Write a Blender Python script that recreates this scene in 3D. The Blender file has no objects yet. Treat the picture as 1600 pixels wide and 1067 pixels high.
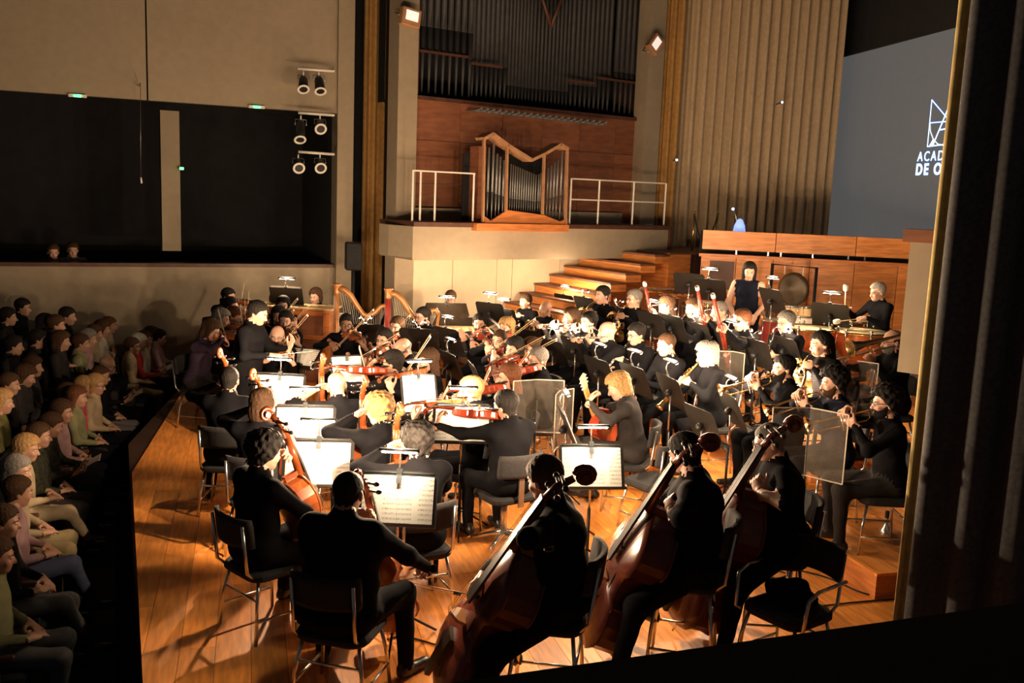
import bpy, math, random
import numpy as np
from mathutils import Vector as V, Matrix

sc = bpy.context.scene
COL = sc.collection
rng = random.Random(7)

# ---------------------------------------------------------------- camera
FPX, CAMH, PITCH, ROLL = 1480.0, 2.9, math.radians(8.9), math.radians(2.25)
_F = V((0, math.cos(PITCH), -math.sin(PITCH)))
_u0 = V((0, math.sin(PITCH), math.cos(PITCH)))
_R = V((1, 0, 0)) * math.cos(ROLL) + _u0 * math.sin(ROLL)
_U = V((1, 0, 0)) * -math.sin(ROLL) + _u0 * math.cos(ROLL)
CAM = V((0, 0, CAMH))
cd = bpy.data.cameras.new('camera')
cd.sensor_width = 36.0
cd.lens = 36.0 * FPX / 1600.0
cd.clip_start, cd.clip_end = 0.05, 200
cam = bpy.data.objects.new('camera', cd)
COL.objects.link(cam)
cam.matrix_world = Matrix(((_R.x, _U.x, -_F.x, CAM.x), (_R.y, _U.y, -_F.y, CAM.y), (_R.z, _U.z, -_F.z, CAM.z), (0, 0, 0, 1)))
sc.camera = cam

# ---------------------------------------------------------------- world, exposure
w = bpy.data.worlds.new('hall_air')
sc.world = w
w.use_nodes = True
w.node_tree.nodes['Background'].inputs[0].default_value = (0.62, 0.60, 0.60, 1)
w.node_tree.nodes['Background'].inputs[1].default_value = 0.04
sc.view_settings.view_transform = 'Standard'
sc.view_settings.look = 'None'
sc.view_settings.gamma = 1.0
sc.view_settings.use_curve_mapping = False
sc.view_settings.exposure = 0.3
LAMP_LED, LAMP_REAR, LAMP_MID, LAMP_FRONT = 16.0, 34.0, 90.0, 140.0     # watts of the clip-on lamps
LAMP_COL = (1.0, 0.69, 0.43)

# ---------------------------------------------------------------- measuring the place: pixel ray -> world point
def ray(px, py):
    return _R * ((px - 800) / FPX) + _U * ((533.5 - py) / FPX) + _F
def at(px, py, z):                # where the ray meets the level z
    d = ray(px, py)
    return CAM + d * ((z - CAMH) / d.z)
def atY(px, py, Y):               # where the ray meets the depth Y
    d = ray(px, py)
    return CAM + d * (Y / d.y)
class Plane:                      # an upright wall plane: point q, direction d
    def __init__(s, q, d):
        s.q = V((q[0], q[1], 0)); s.d = V((d[0], d[1], 0)).normalized(); s.n = V((s.d.y, -s.d.x, 0))
    def hit(s, px, py, off=0.0):  # off: towards the stage (the side of the normal)
        r = ray(px, py)
        q = s.q + s.n * off
        return CAM + r * ((q - CAM).dot(s.n) / r.dot(s.n))
    def u(s, px, py, off=0.0):
        return (s.hit(px, py, off) - s.q).dot(s.d)
    def pt(s, u, z, off=0.0):
        p = s.q + s.d * u + s.n * off
        return V((p.x, p.y, z))
    def mat(s, u=0, z=0, off=0):  # x along the wall, y into the wall, z up
        p = s.pt(u, z, off)
        return Matrix(((s.d.x, -s.n.x, 0, p.x), (s.d.y, -s.n.y, 0, p.y), (0, 0, 1, p.z), (0, 0, 0, 1)))

# ---------------------------------------------------------------- materials
MATS = {}
def mat(name, col, rough=0.6, metal=0.0, var=0.12, scale=6.0, bump=0.0, emit=0.0, ecol=None, rnd=0.0, stretch=None, spec=0.5, alpha=None, trans=0.0):
    if name in MATS:
        return MATS[name]
    m = bpy.data.materials.new(name)
    m.use_nodes = True
    nt = m.node_tree
    b = nt.nodes['Principled BSDF']
    b.inputs['Roughness'].default_value = rough
    b.inputs['Metallic'].default_value = metal
    b.inputs['Specular IOR Level'].default_value = spec
    tc = nt.nodes.new('ShaderNodeTexCoord')
    mp = nt.nodes.new('ShaderNodeMapping')
    if stretch: mp.inputs['Scale'].default_value = stretch
    nt.links.new(tc.outputs['Object'], mp.inputs[0])
    nz = nt.nodes.new('ShaderNodeTexNoise')
    nz.inputs['Scale'].default_value = scale
    nz.inputs['Detail'].default_value = 3
    nt.links.new(mp.outputs[0], nz.inputs['Vector'])
    rp = nt.nodes.new('ShaderNodeValToRGB')
    c = np.array(col)
    rp.color_ramp.elements[0].position, rp.color_ramp.elements[1].position = 0.3, 0.7
    rp.color_ramp.elements[0].color = (*(c * (1 - var)), 1)
    rp.color_ramp.elements[1].color = (*np.minimum(c * (1 + var), 1), 1)
    nt.links.new(nz.outputs[0], rp.inputs[0])
    out = rp.outputs[0]
    if rnd:
        oi = nt.nodes.new('ShaderNodeObjectInfo')
        mr = nt.nodes.new('ShaderNodeMapRange')
        mr.inputs[3].default_value, mr.inputs[4].default_value = 1 - rnd, 1 + rnd
        nt.links.new(oi.outputs['Random'], mr.inputs[0])
        hs = nt.nodes.new('ShaderNodeHueSaturation')
        nt.links.new(out, hs.inputs['Color'])
        nt.links.new(mr.outputs[0], hs.inputs['Value'])
        out = hs.outputs[0]
    nt.links.new(out, b.inputs['Base Color'])
    if bump:
        bp = nt.nodes.new('ShaderNodeBump')
        bp.inputs['Strength'].default_value = bump
        bp.inputs['Distance'].default_value = 0.01
        nt.links.new(nz.outputs[0], bp.inputs['Height'])
        nt.links.new(bp.outputs[0], b.inputs['Normal'])
    if emit:
        b.inputs['Emission Color'].default_value = (*(ecol or col), 1)
        b.inputs['Emission Strength'].default_value = emit
    if trans:
        b.inputs['Transmission Weight'].default_value = trans
    if alpha is not None:
        b.inputs['Alpha'].default_value = alpha
    MATS[name] = m
    return m

def paper_mat():
    """white pages with printed staves: five thin dark lines per stave, in object x/y"""
    m = bpy.data.materials.new('printed_music')
    m.use_nodes = True
    nt = m.node_tree; N = nt.nodes.new; L = nt.links.new
    b = nt.nodes['Principled BSDF']; b.inputs['Roughness'].default_value = 0.8
    tc = N('ShaderNodeTexCoord'); sp = N('ShaderNodeSeparateXYZ'); L(tc.outputs['Object'], sp.inputs[0])
    def math_(op, a, bb=None):
        n = N('ShaderNodeMath'); n.operation = op
        for i, x in enumerate((a, bb)):
            if x is None: continue
            if isinstance(x, (int, float)): n.inputs[i].default_value = x
            else: L(x, n.inputs[i])
        return n.outputs[0]
    y = math_('FRACT', math_('MULTIPLY', sp.outputs[1], 1 / 0.031))          # one system every 31 mm
    instave = math_('LESS_THAN', y, 0.42)
    line = math_('LESS_THAN', math_('FRACT', math_('MULTIPLY', y, 5 / 0.42)), 0.34)
    ink = math_('MULTIPLY', instave, line)
    nz = N('ShaderNodeTexNoise'); nz.inputs['Scale'].default_value = 170; L(tc.outputs['Object'], nz.inputs['Vector'])
    notes = math_('MULTIPLY', instave, math_('GREATER_THAN', nz.outputs[0], 0.58))
    x = math_('FRACT', math_('ADD', math_('MULTIPLY', sp.outputs[0], 1 / 0.23), 0.0))   # page margins
    marg = math_('MULTIPLY', math_('GREATER_THAN', x, 0.09), math_('LESS_THAN', x, 0.91))
    tot = math_('MULTIPLY', math_('MULTIPLY', math_('MAXIMUM', math_('MULTIPLY', ink, 0.6), notes), marg), 0.75)
    mx = N('ShaderNodeMix'); mx.data_type = 'RGBA'
    mx.inputs[6].default_value = (0.86, 0.83, 0.76, 1); mx.inputs[7].default_value = (0.06, 0.05, 0.05, 1)
    L(tot, mx.inputs[0]); L(mx.outputs[2], b.inputs['Base Color'])
    MATS['paper'] = m
    return m
paper_mat()

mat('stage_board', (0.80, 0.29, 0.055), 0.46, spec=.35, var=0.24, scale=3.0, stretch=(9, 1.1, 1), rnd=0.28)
mat('stage_joint', (0.05, 0.02, 0.01), 0.8)
mat('beige_plaster', (0.34, 0.275, 0.19), 0.85, var=0.05, scale=9, bump=0.15)
mat('cream_panel', (0.72, 0.60, 0.42), 0.7, var=0.04, scale=5)
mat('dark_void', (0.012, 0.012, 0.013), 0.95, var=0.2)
mat('black_cloth', (0.014, 0.014, 0.016), 0.95, var=0.3, scale=30)
mat('red_wood', (0.56, 0.19, 0.05), 0.45, var=0.25, scale=4, stretch=(1, 1, 8))
mat('red_wood_flat', (0.64, 0.23, 0.055), 0.42, var=0.28, scale=3, stretch=(1, 1, 9), rnd=0.12)
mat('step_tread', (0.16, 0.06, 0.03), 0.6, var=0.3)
mat('organ_wood', (0.25, 0.09, 0.04), 0.6, var=0.22, scale=3, stretch=(1, 1, 5), rnd=0.15)
mat('dark_wood', (0.09, 0.035, 0.02), 0.5, var=0.25)
mat('light_wood_frame', (0.42, 0.22, 0.11), 0.5, var=0.15)
mat('tan_curtain', (0.55, 0.42, 0.27), 0.9, var=0.10, scale=12, bump=0.2)
mat('gold_curtain', (0.46, 0.26, 0.08), 0.85, var=0.15, scale=12)
mat('curtain_painted_lit', (0.55, 0.42, 0.16), 0.9, var=0.2, scale=14)  # warm stage light on the black curtain's edge, put into its colour
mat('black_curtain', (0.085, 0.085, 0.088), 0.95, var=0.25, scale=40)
mat('pipe_metal', (0.05, 0.05, 0.054), 0.6, 0.3, var=0.15)
mat('pipe_tin', (0.26, 0.26, 0.25), 0.45, 0.5, var=0.12)
mat('white_paint', (0.78, 0.74, 0.66), 0.5, var=0.04)
mat('screen_cloth', (0.10, 0.10, 0.10), 0.9, var=0.05, emit=0.07, ecol=(0.92, 0.9, 0.88))
mat('screen_border', (0.02, 0.02, 0.021), 0.9)
mat('projected_white', (0.8, 0.9, 1.0), 0.8, emit=1.3, ecol=(0.80, 0.93, 1.0))
mat('projected_blue', (0.05, 0.2, 0.5), 0.8, emit=0.22, ecol=(0.05, 0.30, 0.85))
mat('chrome', (0.72, 0.70, 0.66), 0.22, 0.95, var=0.05)
mat('steel_grey', (0.35, 0.35, 0.35), 0.35, 0.9)
mat('black_metal', (0.02, 0.02, 0.021), 0.45, 0.3, var=0.2)
mat('desk_black', (0.016, 0.014, 0.012), 0.5, 0.2, var=0.2)
mat('seat_fabric', (0.014, 0.013, 0.014), 0.9, var=0.3, scale=40, bump=0.2)
mat('black_rubber', (0.015, 0.015, 0.015), 0.8)
mat('brass', (0.78, 0.52, 0.20), 0.22, 0.95, var=0.06)
mat('silver', (0.80, 0.78, 0.74), 0.2, 0.95, var=0.04)
mat('copper', (0.75, 0.30, 0.14), 0.25, 0.9, var=0.12)
mat('violin_varnish', (0.27, 0.07, 0.02), 0.22, var=0.35, scale=9, rnd=0.25)
mat('violin_red', (0.28, 0.04, 0.016), 0.2, var=0.3, scale=9, rnd=0.2)
mat('bass_varnish', (0.10, 0.022, 0.014), 0.25, var=0.35, scale=4, rnd=0.15)
mat('maple', (0.52, 0.25, 0.09), 0.35, var=0.2)
mat('ebony', (0.012, 0.010, 0.009), 0.35, var=0.2)
mat('bow_stick', (0.50, 0.27, 0.12), 0.35, var=0.15)
mat('bow_hair', (0.75, 0.70, 0.58), 0.7)
mat('blackwood', (0.016, 0.013, 0.012), 0.25)
mat('bassoon_red', (0.20, 0.03, 0.015), 0.25, var=0.2)
mat('drum_skin', (0.80, 0.62, 0.36), 0.5, var=0.06)
mat('bronze', (0.10, 0.075, 0.05), 0.5, 0.6, var=0.25, scale=5)
mat('ivory', (0.82, 0.78, 0.68), 0.4)
mat('harp_gold', (0.36, 0.16, 0.055), 0.35, 0.2, var=0.2)
mat('harp_red', (0.26, 0.03, 0.025), 0.3, var=0.2)
mat('felt_white', (0.85, 0.80, 0.70), 0.9)
mat('guitar_top', (0.55, 0.20, 0.06), 0.25, var=0.2)
mat('celesta_wood', (0.40, 0.15, 0.06), 0.4, var=0.25, stretch=(1, 1, 5))
mat('pale_wood', (0.72, 0.48, 0.24), 0.45, var=0.12)
mat('xylo_bar', (0.62, 0.24, 0.12), 0.4, var=0.15)
mat('led_white', (1, 0.95, 0.85), 0.4, emit=60, ecol=(1.0, 0.90, 0.72))
mat('tube_warm', (1, 0.9, 0.7), 0.4, emit=320, ecol=(1.0, 0.82, 0.55))
mat('led_green', (0.1, 1, 0.25), 0.4, emit=5, ecol=(0.05, 1.0, 0.20))
mat('led_blue', (0.4, 0.6, 1), 0.4, emit=7, ecol=(0.35, 0.6, 1.0))
mat('blue_glow', (0.3, 0.4, 0.9), 0.5, emit=1.1, ecol=(0.22, 0.36, 1.0))
mat('flood_glass', (0.8, 0.75, 0.68), 0.4, emit=0.55, ecol=(1.0, 0.92, 0.82))
mat('lens_glass', (0.10, 0.09, 0.08), 0.15, var=0.1)
mat('eye_white', (0.62, 0.58, 0.52), 0.4)
mat('eye_iris', (0.02, 0.012, 0.01), 0.3)
mat('lip', (0.42, 0.16, 0.13), 0.5)
mat('shoe_black', (0.016, 0.015, 0.015), 0.35)
mat('bottle_plastic', (0.65, 0.72, 0.75), 0.2, alpha=0.45)
mat('bottle_label', (0.10, 0.25, 0.55), 0.5)
def plexi_mat():
    m = bpy.data.materials.new('plexiglass'); m.use_nodes = True
    nt = m.node_tree; b = nt.nodes['Principled BSDF']
    tc = nt.nodes.new('ShaderNodeTexCoord'); nz = nt.nodes.new('ShaderNodeTexNoise'); nz.inputs['Scale'].default_value = 14
    nt.links.new(tc.outputs['Object'], nz.inputs['Vector'])
    mr = nt.nodes.new('ShaderNodeMapRange'); mr.inputs[3].default_value, mr.inputs[4].default_value = 0.04, 0.13
    nt.links.new(nz.outputs[0], mr.inputs[0]); nt.links.new(mr.outputs[0], b.inputs['Alpha'])
    b.inputs['Base Color'].default_value = (0.40, 0.35, 0.29, 1); b.inputs['Roughness'].default_value = 0.10
    MATS['plexi'] = m
plexi_mat()
mat('plexi_edge', (0.70, 0.62, 0.50), 0.3, alpha=0.7)

# ---------------------------------------------------------------- mesh builder
def frame(o, y, z):
    y = V(y).normalized(); z = V(z); z = (z - y * z.dot(y)).normalized(); x = y.cross(z)
    o = V(o)
    return Matrix(((x.x, y.x, z.x, o.x), (x.y, y.y, z.y, o.y), (x.z, y.z, z.z, o.z), (0, 0, 0, 1)))
def yaw(loc, fwd):                # local +Y looks along fwd (x, y)
    return frame((loc[0], loc[1], loc[2] if len(loc) > 2 else 0), (fwd[0], fwd[1], 0), (0, 0, 1))

class MB:
    def __init__(s):
        s.v = []; s.f = []; s.m = []; s.sm = []
    def add(s, vs, fs, mi=0, smooth=False):
        o = len(s.v)
        s.v.extend([tuple(v) for v in vs])
        for f in fs:
            s.f.append([i + o for i in f]); s.m.append(mi); s.sm.append(smooth)
        return s
    def box(s, c, d, M=None, mi=0):
        c = V(c); hx, hy, hz = d[0] / 2, d[1] / 2, d[2] / 2
        vs = [c + V((x * hx, y * hy, z * hz)) for x in (-1, 1) for y in (-1, 1) for z in (-1, 1)]
        if M is not None: vs = [M @ v for v in vs]
        return s.add(vs, [(0, 1, 3, 2), (4, 6, 7, 5), (0, 4, 5, 1), (2, 3, 7, 6), (0, 2, 6, 4), (1, 5, 7, 3)], mi)
    def rbox(s, c, d, r=0.02, M=None, mi=0, n=3):
        """a box with rounded edges seen from above (rounded rectangle prism with softened rims)"""
        hx, hy, hz = d[0] / 2, d[1] / 2, d[2] / 2
        r = min(r, hx * .99, hy * .99)
        def ring(k, z):
            out = []
            for qx, qy, a0 in ((1, 1, 0), (-1, 1, 90), (-1, -1, 180), (1, -1, 270)):
                for i in range(n + 1):
                    a = math.radians(a0 + 90 * i / n)
                    out.append(V((c[0] + qx * (hx - r) + math.cos(a) * (r - k), c[1] + qy * (hy - r) + math.sin(a) * (r - k), c[2] + z)))
            return out
        e = min(r * .45, hz * .6)
        rings = [ring(e, -hz), ring(0, -hz + e), ring(0, hz - e), ring(e, hz)]
        vs = [p for q in rings for p in q]
        if M is not None: vs = [M @ p for p in vs]
        k = len(rings[0]); fs = [list(range(k))[::-1], list(range(3 * k, 4 * k))]
        for j in range(3):
            for i in range(k):
                a, b2 = j * k + i, j * k + (i + 1) % k
                fs.append((a, b2, b2 + k, a + k))
        return s.add(vs, fs, mi)
    def tube(s, pts, r, n=8, mi=0, caps=True, smooth=True):
        pts = [V(p) for p in pts]; k = len(pts)
        rr = r if isinstance(r, (list, tuple)) else [r] * k
        t0 = (pts[1] - pts[0]).normalized()
        up = V((0, 0, 1)) if abs(t0.z) < .9 else V((1, 0, 0))
        nrm = (up - t0 * up.dot(t0)).normalized()
        vs = []
        for i, p in enumerate(pts):
            t = ((pts[min(i + 1, k - 1)] - pts[max(i - 1, 0)])).normalized()
            nrm = (nrm - t * nrm.dot(t)).normalized(); bn = t.cross(nrm)
            for j in range(n):
                a = 2 * math.pi * j / n
                vs.append(p + nrm * (math.cos(a) * rr[i]) + bn * (math.sin(a) * rr[i]))
        fs = []
        for i in range(k - 1):
            for j in range(n):
                a, b2 = i * n + j, i * n + (j + 1) % n
                fs.append((a, b2, b2 + n, a + n))
        s.add(vs, fs, mi, smooth)
        if caps:
            o = len(s.v) - len(vs)
            s.f.append([o + j for j in range(n)][::-1]); s.m.append(mi); s.sm.append(False)
            s.f.append([o + (k - 1) * n + j for j in range(n)]); s.m.append(mi); s.sm.append(False)
        return s
    def cyl(s, a, b2, r0, r1=None, n=10, mi=0):
        return s.tube([a, b2], [r0, r0 if r1 is None else r1], n, mi)
    def lathe(s, prof, n=16, M=None, mi=0, smooth=True):
        """profile of (radius, z) turned about z"""
        vs = []
        for r, z in prof:
            for j in range(n):
                a = 2 * math.pi * j / n
                vs.append(V((r * math.cos(a), r * math.sin(a), z)))
        if M is not None: vs = [M @ v for v in vs]
        fs = []
        for i in range(len(prof) - 1):
            for j in range(n):
                a, b2 = i * n + j, i * n + (j + 1) % n
                fs.append((a, b2, b2 + n, a + n))
        return s.add(vs, fs, mi, smooth)
    def prism(s, poly, z0, z1, M=None, mi=0):
        k = len(poly)
        vs = [V((p[0], p[1], z0)) for p in poly] + [V((p[0], p[1], z1)) for p in poly]
        if M is not None: vs = [M @ v for v in vs]
        fs = [list(range(k))[::-1], list(range(k, 2 * k))] + [(i, (i + 1) % k, (i + 1) % k + k, i + k) for i in range(k)]
        return s.add(vs, fs, mi)
    def ball(s, c, r, nu=10, nv=7, mi=0):
        r = r if isinstance(r, (list, tuple)) else (r, r, r)
        c = V(c); vs = []; fs = []
        for i in range(nv + 1):
            th = math.pi * i / nv
            for j in range(nu):
                a = 2 * math.pi * j / nu
                vs.append(c + V((r[0] * math.sin(th) * math.cos(a), r[1] * math.sin(th) * math.sin(a), r[2] * math.cos(th))))
        for i in range(nv):
            for j in range(nu):
                a, b2 = i * nu + j, i * nu + (j + 1) % nu
                fs.append((a, a + nu, b2 + nu, b2))
        return s.add(vs, fs, mi, True)
    def build(s, name, mats, parent=None, M=None):
        me = bpy.data.meshes.new(name)
        me.from_pydata(s.v, [], s.f)
        if isinstance(mats, str): mats = [mats]
        for x in mats: me.materials.append(MATS[x])
        me.polygons.foreach_set('material_index', s.m)
        me.polygons.foreach_set('use_smooth', s.sm)
        me.update()
        o = bpy.data.objects.new(name, me)
        COL.objects.link(o)
        if parent is not None: o.parent = parent
        if M is not None:
            if parent is None: o.matrix_world = M
            else: o.matrix_local = M
        return o

def tag(o, label, cat, group=None):
    o['label'] = label; o['category'] = cat
    if group: o['group'] = group
    return o
def thing(name, label=None, cat=None, M=None, group=None):
    o = bpy.data.objects.new(name, None)
    o.empty_display_size = 0.1
    COL.objects.link(o)
    if M is not None: o.matrix_world = M
    if label: tag(o, label, cat, group)
    return o
def struct(o, label=None):
    o['kind'] = 'structure'
    if label: o['label'] = label
    return o
def kids(o): return [c for c in o.children]
TREE = {}
def remember(key, root):
    """keep the parts of a thing so that copies can be made of it"""
    def grab(o): return (o, [grab(c) for c in o.children])
    TREE[key] = [grab(root), False]
def place(key, M, label, cat, group=None):
    """the first time the thing itself is put there, afterwards a copy with copies of its parts"""
    tree, used = TREE[key]
    def cp(node, par):
        o = node[0].copy(); COL.objects.link(o)
        if par is not None: o.parent = par
        for ch in node[1]: cp(ch, o)
        return o
    r = cp(tree, None) if used else tree[0]
    TREE[key][1] = True
    r.matrix_world = M
    for k in ('label', 'category', 'group'):
        if k in r: del r[k]
    return tag(r, label, cat, group)
def drop_unused():
    for key, (tree, used) in TREE.items():
        if not used:
            def rm(n):
                for c in n[1]: rm(c)
                bpy.data.objects.remove(n[0])
            rm(tree)
# ================================================================ THE HALL
UA, VA = V((0.963, 0.27, 0)), V((-0.27, 0.963, 0))     # stage axes: upstage, across
LW = Plane((-3.03, 16.3), (0.916, 0.40))               # side wall of the hall, opposite the camera
OW = Plane((0.59, 17.5), (0.817, 0.576))               # organ wall
WP = Plane((3.14, 15.6), (1.0, -0.20))                 # wooden stall front at the back of the stage
CP = Plane((3.3, 19.6), (1.0, 0.12))                   # tall pleated curtain
SP = Plane((6.95, 21.0), (0.17, -0.985))               # projection screen

def slab(P, u0, u1, z0, z1, o0, o1, name, m, parent=None):
    """an upright slab of a wall plane: from offset o0 to o1 towards the stage"""
    mb = MB(); vs = [P.pt(u, z, o) for u in (u0, u1) for o in (o0, o1) for z in (z0, z1)]
    c = sum(vs, V()) / 8
    M = P.mat((u0 + u1) / 2, (z0 + z1) / 2, (o0 + o1) / 2)
    mb.box((0, 0, 0), (abs(u1 - u0), abs(o1 - o0), abs(z1 - z0)))
    return mb.build(name, m, parent, M)

def clip(poly, conv):
    """part of a polygon inside a counter-clockwise convex one"""
    out = poly
    for i in range(len(conv)):
        a, b = conv[i], conv[(i + 1) % len(conv)]
        def side(p): return (b[0] - a[0]) * (p[1] - a[1]) - (b[1] - a[1]) * (p[0] - a[0])
        new = []
        for j in range(len(out)):
            p, q = out[j], out[(j + 1) % len(out)]
            sp_, sq = side(p), side(q)
            if sp_ >= 0: new.append(p)
            if (sp_ >= 0) != (sq >= 0):
                t = sp_ / (sp_ - sq); new.append((p[0] + t * (q[0] - p[0]), p[1] + t * (q[1] - p[1])))
        out = new
        if not out: return []
    return out

# ---- stage floor: a base and its boards
STAGE = [(-0.55, 1.5), (4.2, 1.5), (7.2, 6.0), (7.2, 15.0), (2.4, 18.4), (-5.35, 16.6), (-4.95, 14.74), (-4.23, 10.23), (-2.07, 5.13)]
mb = MB(); mb.prism(STAGE, -0.95, -0.03)
floor = struct(mb.build('floor', 'stage_joint'))
def boards(poly, z0, z1, parent, wid, length, name='board'):
    us = [V((p[0], p[1], 0)).dot(UA) for p in poly]; vs = [V((p[0], p[1], 0)).dot(VA) for p in poly]
    i0 = math.floor(min(us) / wid); i1 = math.ceil(max(us) / wid)
    n = 0
    for i in range(i0, i1):
        sh = (i * 0.37 % 1.0) * length
        j0 = math.floor((min(vs) - sh) / length); j1 = math.ceil((max(vs) - sh) / length)
        for j in range(j0, j1):
            a, b = i * wid + .0015, (i + 1) * wid - .0015; c, d = j * length + sh + .0015, (j + 1) * length + sh - .0015
            q = [UA * a + VA * c, UA * b + VA * c, UA * b + VA * d, UA * a + VA * d]
            pl = clip([(p.x, p.y) for p in q], poly)
            if len(pl) < 3: continue
            cx = UA * ((a + b) / 2) + VA * ((c + d) / 2)
            M = frame((cx.x, cx.y, 0), VA, (0, 0, 1)); Mi = M.inverted()
            lp = [Mi @ V((p[0], p[1], 0)) for p in pl]
            mb = MB(); mb.prism([(p.x, p.y) for p in lp], z0, z1 - rng.random() * .0012)
            mb.build(name, 'stage_board', parent, M); n += 1
    return n
boards(STAGE, -0.028, 0.0, floor, 0.215, 2.6)

# ---- hall floor, lower, under the audience
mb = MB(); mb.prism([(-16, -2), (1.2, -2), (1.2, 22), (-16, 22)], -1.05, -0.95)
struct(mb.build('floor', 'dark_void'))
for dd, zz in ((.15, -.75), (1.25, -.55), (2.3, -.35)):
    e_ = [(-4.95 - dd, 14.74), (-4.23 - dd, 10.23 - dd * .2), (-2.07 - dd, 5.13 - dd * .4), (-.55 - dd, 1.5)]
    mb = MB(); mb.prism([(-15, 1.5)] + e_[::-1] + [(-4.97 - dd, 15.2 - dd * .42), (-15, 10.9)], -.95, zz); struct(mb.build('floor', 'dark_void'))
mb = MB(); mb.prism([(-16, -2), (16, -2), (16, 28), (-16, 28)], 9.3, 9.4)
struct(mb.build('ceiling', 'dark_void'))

# ---- risers
def riser(poly, z0, z1, name, label):
    t = thing(name, label, 'platform')
    mb = MB(); mb.prism(poly, z0, z1 - .022); mb.build('frame', 'red_wood', t)
    boards(poly, z1 - .022, z1, t, 0.215, 2.4)
    return t
cA = V((2.79, 6.73, 0))
def P2(p): return (p.x, p.y)
RA = [P2(cA), P2(cA + UA * 3.6), P2(cA + UA * 3.6 + VA * 2.1), P2(cA + VA * 2.1)]
riser(RA, 0.0, 0.2, 'riser', 'low wooden riser under the three trumpet players')
RB = [(1.75, 8.87), (3.0, 9.12), (1.28, 12.0), (0.62, 13.6), (0.05, 13.4), (0.30, 11.6)]
riser(RB, 0.0, 0.2, 'riser', 'low wooden riser under the flute, oboe and clarinet players')
RC = [(3.03, 9.14), (6.4, 9.2), (6.4, 14.9), (2.9, 15.5), (1.1, 14.7), (0.68, 13.65), (1.32, 12.05)]
riser(RC, 0.0, 0.4, 'riser', 'higher wooden riser under the bassoons, horns and percussion')

# ---- left side wall: parapet wall below, dark boxes, balcony front above
uL0, uL1 = LW.u(-140, 300), LW.u(526, 300)
zP = LW.hit(262, 417).z; zT = LW.hit(262, 159).z
wl = struct(slab(LW, uL0, uL1, -0.95, zP, -.25, 0, 'wall_left', 'beige_plaster'))
struct(slab(LW, uL0, uL1 + .02, zP, zP + .06, -.30, .03, 'trim_1', 'dark_wood'))
# upper balcony front, two panels with a joint at the seam
useam = LW.u(229, 90)
struct(slab(LW, uL0, uL1, zT + .01, 9.3, -.3, -.05, 'wall_left', 'dark_void'))
bf = struct(thing('wall_left'))
slab(LW, uL0, useam - .012, zT, 9.3, -.05, .06, 'panel', 'beige_plaster', bf)
slab(LW, useam + .012, uL1, zT, 9.3, -.05, .06, 'panel', 'beige_plaster', bf)
# the dark boxes behind
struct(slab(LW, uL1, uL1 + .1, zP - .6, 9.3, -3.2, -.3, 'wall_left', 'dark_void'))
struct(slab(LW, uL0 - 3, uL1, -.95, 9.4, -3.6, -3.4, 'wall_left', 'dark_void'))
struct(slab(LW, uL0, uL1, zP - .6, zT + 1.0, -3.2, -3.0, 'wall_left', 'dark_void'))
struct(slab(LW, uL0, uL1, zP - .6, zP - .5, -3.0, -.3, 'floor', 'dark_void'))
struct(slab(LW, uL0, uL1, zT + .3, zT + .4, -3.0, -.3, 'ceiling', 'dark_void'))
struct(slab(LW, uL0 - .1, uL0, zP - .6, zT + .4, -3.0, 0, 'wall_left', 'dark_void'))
uc0, uc1 = LW.u(252, 280, -.6), LW.u(281.5, 280, -.6)
struct(slab(LW, uc0, uc1, LW.hit(267, 392, -.6).z, LW.hit(267, 173, -.6).z, -.95, -.6, 'trim_2', 'beige_plaster'), 'beige column standing in the dark boxes')
# pillar at the end of the side wall, further strips up to the organ wall
def strip(P, x0, x1, y, z0, z1, o0, o1, name, m):
    return struct(slab(P, P.u(x0, y, o1), P.u(x1, y, o1), z0, z1, o0, o1, name, m))
strip(LW, 527, 552, 250, -0.95, 9.3, -.3, .12, 'wall_left', 'beige_plaster')
strip(LW, 550, 625, 250, -0.95, 9.3, -1.2, -.9, 'wall_left', 'dark_void')

# pleated curtain: a folded sheet with thickness, hanging from z1 to z0
def curtain(P, u0, u1, z0, z1, off, amp, pitch, name, m, label, seed=1, thick=.012, flare=0.0):
    r2 = random.Random(seed); mb = MB(); L = abs(u1 - u0); n = int(L / pitch * 8)
    xs = []; x = 0; ph = 0; prof = []
    steps = max(8, n)
    wav = [r2.uniform(.75, 1.3) for _ in range(60)]
    for i in range(steps + 1):
        t = i / steps * L / pitch
        k = int(t) % 60
        a = amp * wav[k]
        prof.append((i / steps, math.sin(2 * math.pi * t) * a + .25 * a * math.sin(4 * math.pi * t + k)))
    zs = [z0 + (z1 - z0) * q for q in (0, .15, .4, .7, 1)]
    vs = []
    for side in (0, thick):
        for j, z in enumerate(zs):
            g = 1 + flare * (1 - j / 4)
            for s_, dy in prof:
                vs.append(P.pt(u0 + (u1 - u0) * s_, z, off + dy * g + side))
    w_ = steps + 1; k = len(zs) * w_; fs = []
    for j in range(len(zs) - 1):
        for i in range(steps):
            a = j * w_ + i
            fs.append((a, a + 1, a + 1 + w_, a + w_)); fs.append((k + a, k + a + w_, k + a + 1 + w_, k + a + 1))
    for j in range(len(zs) - 1):
        for i in (0, steps):
            a = j * w_ + i; fs.append((a, a + w_, k + a + w_, k + a))
    mb.add(vs, fs, 0, True)
    return tag(mb.build(name, m), label, 'curtain')
o_ = -.55
curtain(LW, LW.u(566, 250, o_), LW.u(600, 250, o_), -0.0, 9.2, o_, .07, .16, 'curtain', 'gold_curtain', 'narrow golden curtain between the loudspeaker and the dark column', 3)
mb = MB(); p = LW.hit(609, 300, -.35)
mb.cyl((p.x, p.y, -.03), (p.x, p.y, 9.2), .115, n=20)
struct(mb.build('trim_3', 'desk_black'), 'slender black round column beside the golden curtain')

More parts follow.
